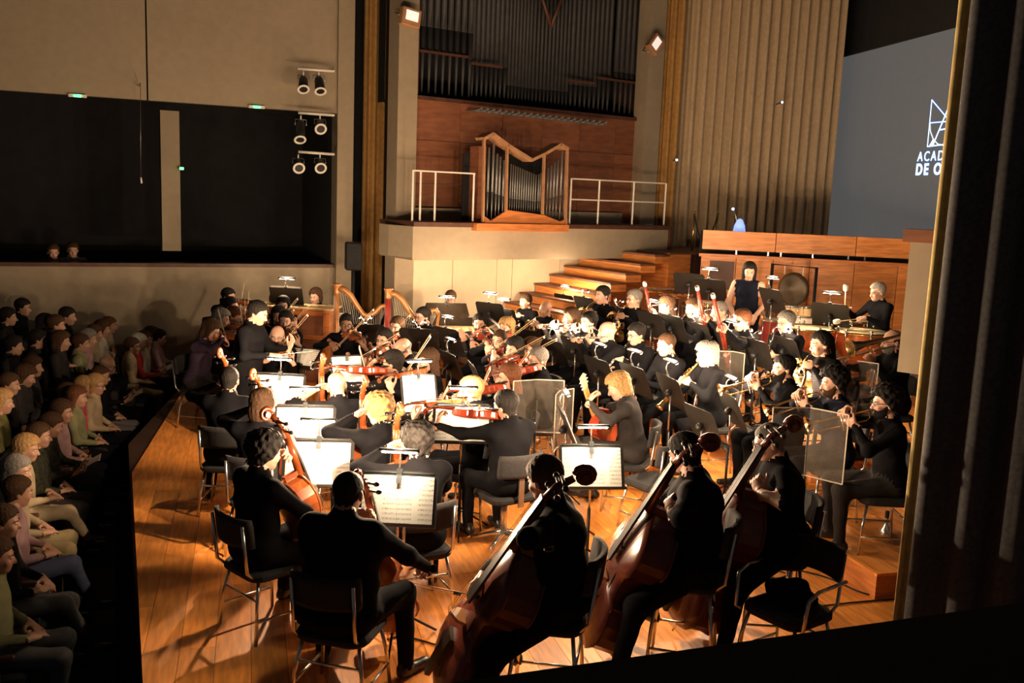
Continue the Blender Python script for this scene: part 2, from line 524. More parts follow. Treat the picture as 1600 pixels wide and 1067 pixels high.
# ---- organ wall
uO0, uO1 = OW.u(624, 300), OW.u(1034, 300)
zB1 = OW.hit(845, 350, .9).z; zB0 = OW.hit(845, 405, .9).z          # balcony front
strip(OW, 620, 650, 250, -.03, 9.3, -.3, .05, 'wall_back', 'beige_plaster')
strip(OW, 1008, 1031, 200, zB1, 9.3, -.3, .05, 'wall_back', 'beige_plaster')
bw = struct(thing('wall_back'))
edges = [640, 707, 776, 800, 874, 948, 1010, 1080]
for a, b in zip(edges[:-1], edges[1:]):
    slab(OW, OW.u(a, 430) + .006, OW.u(b, 430) - .006, -.03, zB0 + .1, -.2, .0, 'panel', 'cream_panel', bw)
uo_l, uo_r = OW.u(650, 250, 0), OW.u(1008, 250, 0)
yW = [(655, 148), (995, 185)]
zW0 = OW.hit(825, 167, -.25).z
wb = struct(thing('wall_back'))
ub = np.linspace(OW.u(648, 250, -.25), OW.u(1012, 250, -.25), 7)
for i in range(6):
    for j in range(3):
        z0 = zB1 - .1 + (zW0 - zB1 + .1) * j / 3; z1 = zB1 - .1 + (zW0 - zB1 + .1) * (j + 1) / 3
        slab(OW, ub[i] + .004, ub[i + 1] - .004, z0 + .004, z1 - .004, -.45, -.25 - .004 * ((i + j) % 2), 'panel', 'organ_wood', wb)
struct(slab(OW, ub[0] - .05, ub[-1] + 1.5, zW0 - .05, 9.3, -1.6, -1.4, 'wall_back', 'dark_void'))
struct(slab(OW, ub[-1], ub[-1] + .1, zW0 - .05, 9.3, -1.4, -.3, 'wall_back', 'dark_void'))
struct(slab(OW, ub[0], ub[-1], zW0 - .06, zW0 - .0, -1.4, -.2, 'trim_4', 'dark_wood'))
# balcony under the small organ: front, returning end, floor, cap
uB0, uB1 = OW.u(645, 375, .9), OW.u(1043, 380, .9)
bal = struct(thing('wall_back'))
slab(OW, uB0, uB1, zB0, zB1 - .07, .75, .9, 'panel', 'beige_plaster', bal)
slab(OW, uB0, uB1 + .05, zB0, zB1 - .06, -.2, .75, 'slab', 'beige_plaster', bal)
mb = MB(); q = [OW.pt(uB0, 0, .9), OW.pt(uB0, 0, .06), OW.pt(uB0 - .16, 0, .06), OW.pt(uB0 - .14, 0, .35)]
mb.prism([(p.x, p.y) for p in q], zB0 + .04, zB1 - .07); mb.build('end_panel', 'beige_plaster', bal)
struct(slab(OW, uB0 - .02, OW.u(745, 350, .9), zB1 - .07, zB1, -.2, .96, 'trim_5', 'dark_wood'))
struct(slab(OW, OW.u(886, 350, .9), uB1 + .06, zB1 - .07, zB1, -.2, .96, 'trim_6', 'dark_wood'))
struct(slab(OW, uB1, uB1 + .06, zB0 + .1, zB1 - .07, .75, .96, 'trim_7', 'dark_wood'))
struct(slab(OW, uB0 + .3, uB1 - .3, zB1, zB1 + .2, -.25, -.1, 'trim_8', 'beige_plaster'))

# ---- stairs along the organ wall, up to the right
st = thing('staircase', 'wooden staircase climbing along the cream wall beneath the balcony', 'stairs')
off = 1.75
uS = OW.u(1024, 398, off); zS = OW.hit(1024, 398, off).z
hS = 0.158; dS = 0.33
k = 0
while zS - hS * (k + 1) > -.05:
    z = zS - hS * k; u = uS - dS * k
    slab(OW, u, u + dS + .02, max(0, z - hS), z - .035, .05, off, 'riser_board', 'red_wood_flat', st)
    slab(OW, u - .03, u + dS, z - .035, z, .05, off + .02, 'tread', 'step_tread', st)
    k += 1
slab(OW, uS + dS, uS + dS + .55, 0, zS, .05, off, 'landing', 'red_wood_flat', st)
slab(OW, uS + dS + .55, uS + dS + 2.4, 0, zS, .05, off - .05, 'landing_side', 'dark_wood', st)
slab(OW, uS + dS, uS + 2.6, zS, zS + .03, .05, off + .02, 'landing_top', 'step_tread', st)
for i, (x, y) in enumerate(((992.5, 415), (973.6, 426.6), (952, 437), (934, 449), (892, 472), (873.6, 484))):
    p = OW.hit(x, y, .01)
    t = thing('step_light', 'tiny round step light on the wall above the stairs, ' + ('topmost', 'second from the top', 'third from the top', 'fourth from the top', 'second from the bottom', 'lowest')[i], 'light', OW.mat((p - OW.q).dot(OW.d), p.z, .005), 'step lights above the stairs')
    mb = MB(); mb.lathe([(.0, -.01), (.035, -.01), (.04, 0), (.02, 0.002)], 12, Matrix.Rotation(math.pi / 2, 4, 'X')); mb.build('bezel', 'white_paint', t)
    mb = MB(); mb.ball((0, -.012, 0), .016, 8, 5); mb.build('bulb', 'led_blue', t)

# ---- wooden stall front at the back of the stage
uW0, uW1 = WP.u(1092, 400), WP.u(1452, 400)
zw2, zw1, zw0 = WP.hit(1250, 366).z, WP.hit(1250, 396).z, WP.hit(1250, 408).z
ww = struct(thing('wall_back'))
for a, b in zip([1092, 1147, 1205, 1262, 1332, 1400, 1452][:-1], [1147, 1205, 1262, 1332, 1400, 1452]):
    slab(WP, WP.u(a, 450) + .004, WP.u(b, 450) - .004, 0.0, zw0, -.2, 0, 'panel', 'red_wood_flat', ww)
for a, b in zip([1097, 1212, 1338], [1212, 1338, 1452]):
    slab(WP, WP.u(a, 380) + .006, WP.u(b, 380) - .006, zw1, zw2, -.12, .02, 'board', 'red_wood_flat', ww)
slab(WP, uW0, uW1, zw0, zw0 + .05, -.25, .05, 'rail', 'red_wood', ww)
for x in (1150, 1200, 1220, 1270, 1326, 1352):
    u = WP.u(x, 400); slab(WP, u - .012, u + .012, zw0 + .05, zw1, -.06, -.02, 'bracket', 'chrome', ww)
slab(WP, uW0, uW1, zw0, zw2 - .02, -.5, -.4, 'slot_back', 'dark_void', ww)
tag(slab(WP, WP.u(1108, 430), WP.u(1146, 430), WP.hit(1127, 452).z, WP.hit(1127, 408).z, 0.0, .03, 'wall_grille', 'dark_wood'), 'dark square grille set into the wooden wall behind the vibraphone', 'grille')

# ---- tall curtains
curtain(CP, CP.u(1060, 200), CP.u(1306, 200), zB0 - .1, 9.2, 0, .075, .205, 'curtain', 'tan_curtain', 'tall pleated tan curtain between organ and projection screen', 5)
c2 = .35
curtain(CP, CP.u(1030, 200, c2), CP.u(1062, 200, c2), zB0 - .1, 9.2, c2, .07, .15, 'curtain', 'gold_curtain', 'narrow golden brown curtain right beside the big organ', 9)

# ---- projection screen
uS0, uS1 = SP.u(1286, 300), SP.u(1640, 300)
zs0, zs1 = SP.hit(1330, 358).z - .3, SP.hit(1400, 68).z
scr = thing('projection_screen', 'grey projection screen with a glowing blue-white logo', 'screen')
slab(SP, uS0 - .6, uS1, zs0, zs1, -.05, 0, 'cloth', 'screen_cloth', scr)
struct(slab(SP, uS0 - 1.5, uS1, zs1, 9.3, -.1, .06, 'wall_right', 'screen_border'))
struct(slab(SP, uS0 - 1.5, uS1, 0, zs0 + .06, -.1, .06, 'wall_right', 'screen_border'))
def sp_bar(x0, y0, x1, y1, wd=2.2, name='logo_line', grow=1.0, m='projected_white', d=.012):
    a = SP.hit(x0, y0, d); b = SP.hit(x1, y1, d); y = (b - a)
    s_ = y.length; z = SP.n
    M = frame((a + b) / 2, y, z); wd_m = wd / 1480 * 19 * .9
    mb = MB(); mb.box((0, 0, 0), (wd_m, s_ + wd_m * .3, .006)); return mb.build(name, m, scr, M)
for ln in ((1456, 156, 1449, 229, 2.2), (1456, 156, 1482, 187, 2.2), (1482, 187, 1505, 142, 2.4), (1453, 192, 1500, 188, 2.2), (1482, 168, 1457, 228, 3.4), (1468, 203, 1490, 199, 3.0), (1449, 229, 1495, 223, 2.6)):
    sp_bar(ln[0], ln[1], ln[2], ln[3], ln[4] * .62); sp_bar(ln[0], ln[1], ln[2], ln[3], ln[4] * .62 + 2.6, 'logo_glow', 1, 'projected_blue', .004)
arc = [(1453, 192), (1453.5, 205), (1458, 217), (1465, 225), (1474, 227)]
for a, b in zip(arc[:-1], arc[1:]): sp_bar(a[0], a[1], b[0], b[1], 1.2, 'logo_arc')
mb = MB(); mb.prism([(0, 0), (.14, 0), (.1, .12)], 0, .006)
g0 = SP.hit(1452, 228, .012); mb.build('logo_foot', 'projected_white', scr, frame(g0, (0, 0, 1), SP.n) @ Matrix.Rotation(0, 4, 'Z'))
def text_mesh(txt, size, name, m, parent, M, bold=0.0, space=1.0, ext=.003):
    cu = bpy.data.curves.new(name, 'FONT'); cu.body = txt; cu.size = size; cu.extrude = ext; cu.offset = bold; cu.space_character = space
    to = bpy.data.objects.new(name, cu); COL.objects.link(to)
    dg = bpy.context.evaluated_depsgraph_get(); dg.update()
    me = bpy.data.meshes.new_from_object(to.evaluated_get(dg)); bpy.data.objects.remove(to)
    me.materials.clear(); me.materials.append(MATS[m])
    o = bpy.data.objects.new(name, me); COL.objects.link(o); o.parent = parent
    if parent is not None: o.matrix_local = M
    else: o.matrix_world = M
    return o
def on_screen(x, y): return frame(SP.hit(x, y, .012), (0, 0, 1), SP.n)
text_mesh('ACAD', .25, 'lettering_glow', 'projected_blue', scr, frame(SP.hit(1433, 252, .004), (0, 0, 1), SP.n), 0.016, 1.3, .001)
text_mesh('DE O', .285, 'lettering_glow', 'projected_blue', scr, frame(SP.hit(1430, 273, .004), (0, 0, 1), SP.n), 0.022, 1.3, .001)
text_mesh('ACAD', .25, 'lettering', 'projected_white', scr, on_screen(1433, 252), 0.0, 1.3)
text_mesh('DE O', .285, 'lettering', 'projected_white', scr, on_screen(1430, 273), 0.009, 1.3)

# ---- right side: end of the near balcony, curtain edge painted as lit, black curtain, parapet
NP = Plane((2.95, 6.6), (1, -0.8))
nb = struct(thing('wall_right'))
nu0, nu1 = NP.u(1412, 480), NP.u(1520, 480)
nz1, nz0 = NP.hit(1425, 378).z, NP.hit(1420, 583).z
slab(NP, nu0, nu1, nz0, nz1, -.06, 0, 'panel', 'beige_plaster', nb)
slab(NP, nu0 + .26, nu0 + .265, nz0, nz1, 0, .004, 'joint', 'stage_joint', nb)
slab(NP, nu0 - .04, nu1, nz1, nz1 + .09, -.10, .05, 'cap', 'organ_wood', nb)
E1 = Plane((2.2, 5.3), (1, -.05))
curtain(E1, E1.u(1466, 300), E1.u(1490, 300), -.02, 8.5, 0, .02, .05, 'curtain', 'curtain_painted_lit', 'edge of the side curtain with stage light painted in olive', 4)
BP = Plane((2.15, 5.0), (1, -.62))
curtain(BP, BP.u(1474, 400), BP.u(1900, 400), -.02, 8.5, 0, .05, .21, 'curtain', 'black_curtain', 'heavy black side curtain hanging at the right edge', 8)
pa, pb = at(700, 1067, 1.72), at(1420, 966, 1.72)
dirp = (pb - pa).normalized(); pe = pb + dirp * 2.0; ps = pa - dirp * 1.2; nn = V((dirp.y, -dirp.x, 0))
mb = MB(); mb.prism([(p.x, p.y) for p in (ps, ps + nn * .7, pe + nn * .7, pe)], 1.0, 1.72)
struct(mb.build('wall_front', 'black_cloth'), 'black draped parapet of the near balcony')
# ================================================================ BODIES: one smooth surface grown around a posed skeleton
_C8 = [(i, j, k) for i in (0, 1) for j in (0, 1) for k in (0, 1)]
_E12 = [(a, b) for a in _C8 for b in _C8 if sum(abs(x - y) for x, y in zip(a, b)) == 1 and a < b]
def snet(D, lo, h):
    nx, ny, nz = D.shape
    S = D < 0
    cnt = np.zeros((nx - 1, ny - 1, nz - 1), np.int8)
    for i, j, k in _C8: cnt += S[i:nx - 1 + i, j:ny - 1 + j, k:nz - 1 + k]
    act = (cnt > 0) & (cnt < 8)
    cells = np.argwhere(act)
    idx = np.full(act.shape, -1, np.int32); idx[act] = np.arange(len(cells))
    pos = np.zeros((len(cells), 3)); n = np.zeros(len(cells))
    for a, b in _E12:
        va = D[cells[:, 0] + a[0], cells[:, 1] + a[1], cells[:, 2] + a[2]]
        vb = D[cells[:, 0] + b[0], cells[:, 1] + b[1], cells[:, 2] + b[2]]
        m = (va < 0) != (vb < 0)
        t = va[m] / (va[m] - vb[m])
        pos[m] += np.array(a) + t[:, None] * (np.array(b) - np.array(a)); n[m] += 1
    verts = (cells + pos / n[:, None]) * h + np.array(lo)
    Q = []
    for ax in range(3):
        o1, o2 = [(1, 2), (2, 0), (0, 1)][ax]
        sl = [slice(None)] * 3; sl2 = [slice(None)] * 3
        sl[ax] = slice(0, -1); sl2[ax] = slice(1, None)
        ch = S[tuple(sl)] != S[tuple(sl2)]
        e = np.argwhere(ch)
        e = e[(e[:, o1] > 0) & (e[:, o2] > 0) & (e[:, o1] < D.shape[o1] - 1) & (e[:, o2] < D.shape[o2] - 1)]
        ins = S[e[:, 0], e[:, 1], e[:, 2]]
        def cell(d1, d2):
            c = e.copy(); c[:, o1] += d1; c[:, o2] += d2
            return idx[c[:, 0], c[:, 1], c[:, 2]]
        q = np.stack([cell(-1, -1), cell(0, -1), cell(0, 0), cell(-1, 0)], 1)
        q[~ins] = q[~ins][:, ::-1]
        Q.append(q)
    return verts, np.concatenate(Q)

def grid(lo, hi, h):
    ax = [np.arange(lo[i], hi[i] + h, h, dtype=np.float32) for i in range(3)]
    return np.meshgrid(*ax, indexing='ij')
def d_cone(G, p0, r0, p1, r1):
    X, Y, Z = G; d = np.array(p1, np.float32) - np.array(p0, np.float32); L = float(d @ d) + 1e-9
    x, y, z = X - p0[0], Y - p0[1], Z - p0[2]
    t = np.clip((x * d[0] + y * d[1] + z * d[2]) / L, 0, 1)
    return np.sqrt((x - t * d[0]) ** 2 + (y - t * d[1]) ** 2 + (z - t * d[2]) ** 2) - (r0 + t * (r1 - r0))
def d_ell(G, c, r, Rm=None):
    X, Y, Z = G; x, y, z = X - c[0], Y - c[1], Z - c[2]
    if Rm is not None:            # rows of Rm: the axes of the ellipsoid
        x, y, z = (x * Rm[0][0] + y * Rm[0][1] + z * Rm[0][2], x * Rm[1][0] + y * Rm[1][1] + z * Rm[1][2], x * Rm[2][0] + y * Rm[2][1] + z * Rm[2][2])
    k0 = np.sqrt((x / r[0]) ** 2 + (y / r[1]) ** 2 + (z / r[2]) ** 2)
    k1 = np.sqrt((x / r[0] ** 2) ** 2 + (y / r[1] ** 2) ** 2 + (z / r[2] ** 2) ** 2) + 1e-6
    return k0 * (k0 - 1) / k1
def smin(a, b, k):
    h = np.maximum(k - np.abs(a - b), 0) / k
    return np.minimum(a, b) - h * h * k * .25
def smax(a, b, k): return -smin(-a, -b, k)

# ---- heads (made once per kind; origin between the ears, +Y the nose, +Z up)
HEADS = {}
def head_mesh(kind, h=0.0085):
    key = (kind, h)
    if key in HEADS: return HEADS[key]
    w = dict(man=1.0, woman=0.95, broad=1.07)[kind]
    G = grid((-.12, -.14, -.20), (.12, .15, .135), h)
    d = d_ell(G, (0, -.014, .03), (.077 * w, .096, .083))
    d = smin(d, d_ell(G, (0, .022, -.035), (.060 * w, .072, .080)), .03)
    d = smin(d, d_ell(G, (0, .052, -.088), (.034 * w, .034, .027)), .035)
    d = smin(d, d_cone(G, (0, -.022, -.05), .052 * w, (0, -.045, -.20), .056 * w), .03)
    for s in (-1, 1):
        d = smin(d, d_ell(G, (s * .036 * w, .068, -.034), (.022, .02, .022)), .02)
        d = smin(d, d_ell(G, (s * .079 * w, -.010, -.012), (.010, .020, .032)), .008)
        d = smax(d, -d_ell(G, (s * .031, .104, -.001), (.019, .018, .011)), .012)
    d = smin(d, d_cone(G, (0, .088, .004), .008, (0, .109, -.036), .0135), .012)
    d = smin(d, d_cone(G, (-.04, .078, .020), .009, (.04, .078, .020), .009), .016)
    d = smin(d, d_ell(G, (0, .086, -.062), (.023, .011, .0075)), .006)
    v, q = snet(d, (-.12, -.14, -.20), h)
    c = v[q].mean(1)
    mi = np.zeros(len(q), int)
    mi[(np.abs(c[:, 0]) < .022) & (c[:, 1] > .085) & (np.abs(c[:, 2] + .062) < .008)] = 1
    HEADS[key] = (v, q, mi)
    return HEADS[key]
# ---- hair: grown as a shell over the skull, cut along a hairline
HAIR = {}
def skull(G):
    d = d_ell(G, (0, -.014, .03), (.077, .096, .083))
    d = smin(d, d_ell(G, (0, .022, -.035), (.060, .072, .080)), .03)
    d = smin(d, d_ell(G, (0, .052, -.088), (.034, .034, .027)), .035)
    return smin(d, d_cone(G, (0, -.022, -.05), .052, (0, -.045, -.20), .056), .03)
def hair_mesh(style, h=0.009):
    key = (style, h)
    if key in HAIR: return HAIR[key]
    lo, hi = (-.16, -.20, -.40 if style in ('long', 'pony') else -.22), (.16, .15, .18)
    G = grid(lo, hi, h); X, Y, Z = G
    t = dict(short=.017, crop=.008, curly=.036, bob=.024, long=.021, bun=.017, fringe=.010, wavy=.028, pony=.016)[style]
    ang = np.arctan2(X, Y + .02)
    lock = np.sin(ang * 17 + 2.5 * np.sin(Z * 42)) * np.sin(Z * 55 + 6 * X + 4)
    amp = dict(crop=.0012, curly=.004, wavy=.006, fringe=.0015).get(style, .0035)
    t_ = t * (1 + .35 * np.clip((Z - .03) / .08, -1, 1))          # fuller on top
    d = skull(G) - t_ - amp * lock
    if style == 'curly': d = d - .010 * np.sin(X * 88 + 1) * np.sin(Y * 84 + 1) * np.sin(Z * 80 + 2)
    line = np.interp(Y, [-.2, -.06, -.035, -.005, .02, .045, .07, .11], [-.085, -.08, -.055, -.035, .0, .045, .064, .07])
    line = line + .006 * np.sin(ang * 9)
    cut = line - Z
    if style in ('bob', 'long', 'wavy'):
        low = dict(bob=-.115, wavy=-.10, long=-.30)[style]
        v = d_ell(G, (0, -.062, low * .5 + .01), (.088, .058, abs(low) * .60 + .03))
        for s_ in (-1, 1):
            v = smin(v, d_cone(G, (s_ * .072, -.012, .03), .030, (s_ * .072, -.02 if style != 'long' else -.045, low + .04), .026), .03)
        v = v - amp * lock
        face = d_ell(G, (0, .115, -.035), (.062, .115, .095))
        v = smax(v, -face, .01)
        d = smin(smax(d, cut, .008), v, .02)
    else:
        d = smax(d, cut, .008)
        if style == 'fringe': d = smax(d, Z - .03 + np.maximum(Y, 0) * .5, .012)
        if style == 'bun': d = smin(d, d_ell(G, (0, -.138, .05), (.040, .036, .040)) - amp * lock, .012)
        if style == 'pony': d = smin(d, d_cone(G, (0, -.125, .03), .028, (0, -.15, -.28), .018) - amp * lock, .02)
    d = smax(d, -(skull(G) + .010), .003)
    HAIR[key] = snet(d, lo, h)
    return HAIR[key]
def beard_mesh(h=0.008):
    if 'beard' in HAIR: return HAIR['beard']
    lo, hi = (-.10, -.05, -.15), (.10, .14, .02)
    G = grid(lo, hi, h); X, Y, Z = G
    sk = smin(skull(G), d_ell(G, (0, .080, -.060), (.026, .014, .03)), .02)
    d = sk - .0075 - .0015 * np.sin(X * 160) * np.sin(Z * 150)
    top = np.interp(Y, [-.02, .02, .05, .075, .1], [.0, -.015, -.042, -.046, -.046])
    d = smax(d, Z - top, .006)
    d = smax(d, -(Y + .0) - (Z + .03) * .2, .006)
    d = smax(d, -d_ell(G, (0, .10, -.062), (.022, .03, .008)), .004)
    d = smax(d, -(sk + .008), .002)
    HAIR['beard'] = snet(d, lo, h)
    return HAIR['beard']

# ---- hands (made once per pose; wrist at the origin, +Y to the fingertips, +Z back of the hand, thumb on +X)
HANDS = {}
def hand_mesh(pose, h=0.0062):
    key = (pose, h)
    if key in HANDS: return HANDS[key]
    G = grid((-.075, -.05, -.10), (.095, .21, .05), h)
    d = d_ell(G, (0, .048, 0), (.041, .052, .0155))
    d = smin(d, d_cone(G, (0, -.045, 0), .026, (0, .01, 0), .024), .02)
    curl = dict(rest=(.25, .35, .3), grip=(.75, 1.25, .9), hold=(.55, .85, .6))[pose]
    for x, L, sp in ((.030, .080, .06), (.010, .090, .01), (-.011, .084, -.04), (-.031, .066, -.11)):
        p = np.array([x, .088, .002]); a = 0.0
        for seg, k in ((.45, 0), (.31, 1), (.24, 2)):
            a += curl[k]
            q = p + L * seg * np.array([sp * (1 - k * .4), math.cos(a), -math.sin(a)])
            d = smin(d, d_cone(G, p, .0098 - .0008 * k, q, .0090 - .0008 * k), .006)
            p = q
    a = .5 if pose == 'rest' else .9
    p0 = np.array([.030, .025, -.004]); p1 = p0 + .042 * np.array([.75, .62, -.25 * a]); p2 = p1 + .032 * np.array([.35, .85, -.45 * a]); p3 = p2 + .022 * np.array([.05, .9, -.5 * a])
    d = smin(d, d_cone(G, p0, .015, p1, .0115), .012)
    d = smin(d, d_cone(G, p1, .0112, p2, .0100), .006); d = smin(d, d_cone(G, p2, .0098, p3, .0085), .006)
    HANDS[key] = snet(d, (-.075, -.05, -.10), h)
    return HANDS[key]

def ik(a, c, l1, l2, hint):
    """joint between a and c for limb lengths l1, l2, bent towards hint; returns joint and reachable end"""
    v = c - a; L = v.length
    if L > (l1 + l2) * .995: c = a + v * ((l1 + l2) * .995 / L); v = c - a; L = v.length
    L = max(L, abs(l1 - l2) + .02)
    x = (l1 * l1 - l2 * l2 + L * L) / (2 * L); y = math.sqrt(max(l1 * l1 - x * x, 0))
    u = v.normalized(); hv = V(hint); hv = hv - u * hv.dot(u)
    if hv.length < 1e-4: hv = V((0, 0, -1))
    return a + u * x + hv.normalized() * y, c

SKIN = {'fair': (.56, .32, .23), 'tan': (.42, .23, .15), 'brown': (.22, .11, .065)}
for k_, c_ in SKIN.items(): mat('skin_' + k_, c_, 0.5, var=.06)
HAIRCOL = {'black': (.012, .010, .009), 'brown': (.055, .028, .014), 'blond': (.34, .20, .08), 'grey': (.17, .155, .14), 'white': (.40, .37, .33), 'auburn': (.12, .045, .02)}
for k_, c_ in HAIRCOL.items(): mat('hair_' + k_, c_, .75, var=.25, scale=60, bump=.6, spec=.2)
CLOTH = {'black': (.0065, .0065, .008), 'navy': (.009, .011, .02), 'charcoal': (.03, .027, .027), 'plum': (.05, .035, .06), 'cream': (.42, .32, .20), 'pink': (.46, .04, .09), 'white': (.44, .40, .34), 'olive': (.12, .11, .04), 'grey': (.10, .095, .095), 'beige': (.31, .24, .15), 'mauve': (.26, .16, .16), 'blue': (.06, .07, .12), 'khaki': (.22, .17, .09), 'red': (.30, .03, .03), 'sage': (.19, .19, .10), 'black_floral': (.03, .03, .02)}
for k_, c_ in CLOTH.items(): mat('cloth_' + k_, c_, .9, var=.5 if 'floral' in k_ else (.35 if k_ == 'pink' else .15), scale=30 if k_ in ('pink', 'black_floral') else 12, bump=.25, spec=.04)

def np_mesh(name, parts, mats):
    """join (verts, polys, material indices) pieces into one smooth mesh"""
    me = bpy.data.meshes.new(name)
    V_ = []; F_ = []; M_ = []; o = 0
    for v, q, mi in parts:
        V_.append(np.asarray(v, float)); F_.append(np.asarray(q) + o); M_.append(np.asarray(mi, int)); o += len(v)
    v = np.concatenate(V_); nf = sum(len(f) for f in F_)
    me.vertices.add(len(v)); me.vertices.foreach_set('co', v.ravel())
    lens = np.concatenate([np.full(len(f), f.shape[1], int) for f in F_])
    flat = np.concatenate([f.ravel() for f in F_])
    me.loops.add(len(flat)); me.loops.foreach_set('vertex_index', flat.astype(np.int32))
    me.polygons.add(nf)
    st_ = np.concatenate([[0], np.cumsum(lens)[:-1]]).astype(np.int32)
    me.polygons.foreach_set('loop_start', st_)
    me.polygons.foreach_set('material_index', np.concatenate(M_).astype(np.int32))
    me.polygons.foreach_set('use_smooth', np.ones(nf, bool))
    for m in mats: me.materials.append(MATS[m])
    me.update(calc_edges=True); me.validate()
    return me
def xf(M, v):
    A = np.array(M); return v @ A[:3, :3].T + A[:3, 3]
def mirror(v, q): return v * np.array([-1, 1, 1]), q[:, ::-1]

_SPH = None
def eye_parts(w):
    out = []
    for s in (-1, 1):
        mb = MB(); mb.ball((s * .031, .080, -.001), (.0135, .0125, .0105), 8, 6)
        v = np.array(mb.v); f3 = np.array(mb.f)
        mi = np.where((v[f3].mean(1)[:, 1] > .0875) & (np.abs(v[f3].mean(1)[:, 0] - s * .031) < .008), 5, 4)
        out.append((v, f3, mi))
    return out

def skeleton(po):
    """joints of a pose in the person's own frame: +Y ahead, +X right, origin on the floor under the hips"""
    s = po.get('size', 1.0); seat = po['seat']; lean = po.get('lean', .08); tw = po.get('side', 0.0)
    J = {}
    standing = po.get('standing', False)
    hz = (.93 if standing else seat + .085)
    J['hip'] = V((0, 0, hz))
    up = V((math.sin(tw), math.sin(lean) * math.cos(tw), math.cos(lean) * math.cos(tw)))
    J['waist'] = J['hip'] + up * .17 * s; J['chest'] = J['hip'] + up * .34 * s; J['neck'] = J['hip'] + up * .505 * s
    rx = V((1, 0, 0))
    if po.get('twist'): rx = V((math.cos(po['twist']), math.sin(po['twist']), 0))
    J['rx'] = rx; J['up'] = up
    for sd, n in ((-1, 'L'), (1, 'R')):
        J['sh' + n] = J['hip'] + up * .445 * s + rx * (sd * .178 * s)
    hp = po.get('pitch', .12); hy = po.get('turn', 0.0); hr = po.get('roll', 0.0)
    Rh = Matrix.Rotation(-lean * .5, 4, 'X') @ Matrix.Rotation(hy, 4, 'Z') @ Matrix.Rotation(-hp, 4, 'X') @ Matrix.Rotation(hr, 4, 'Y')
    hc = J['neck'] + up * .050 + (Rh.to_3x3() @ V((0, .033, .092)))
    J['head'] = hc; J['Rh'] = Matrix.Translation(hc) @ Rh
    return J

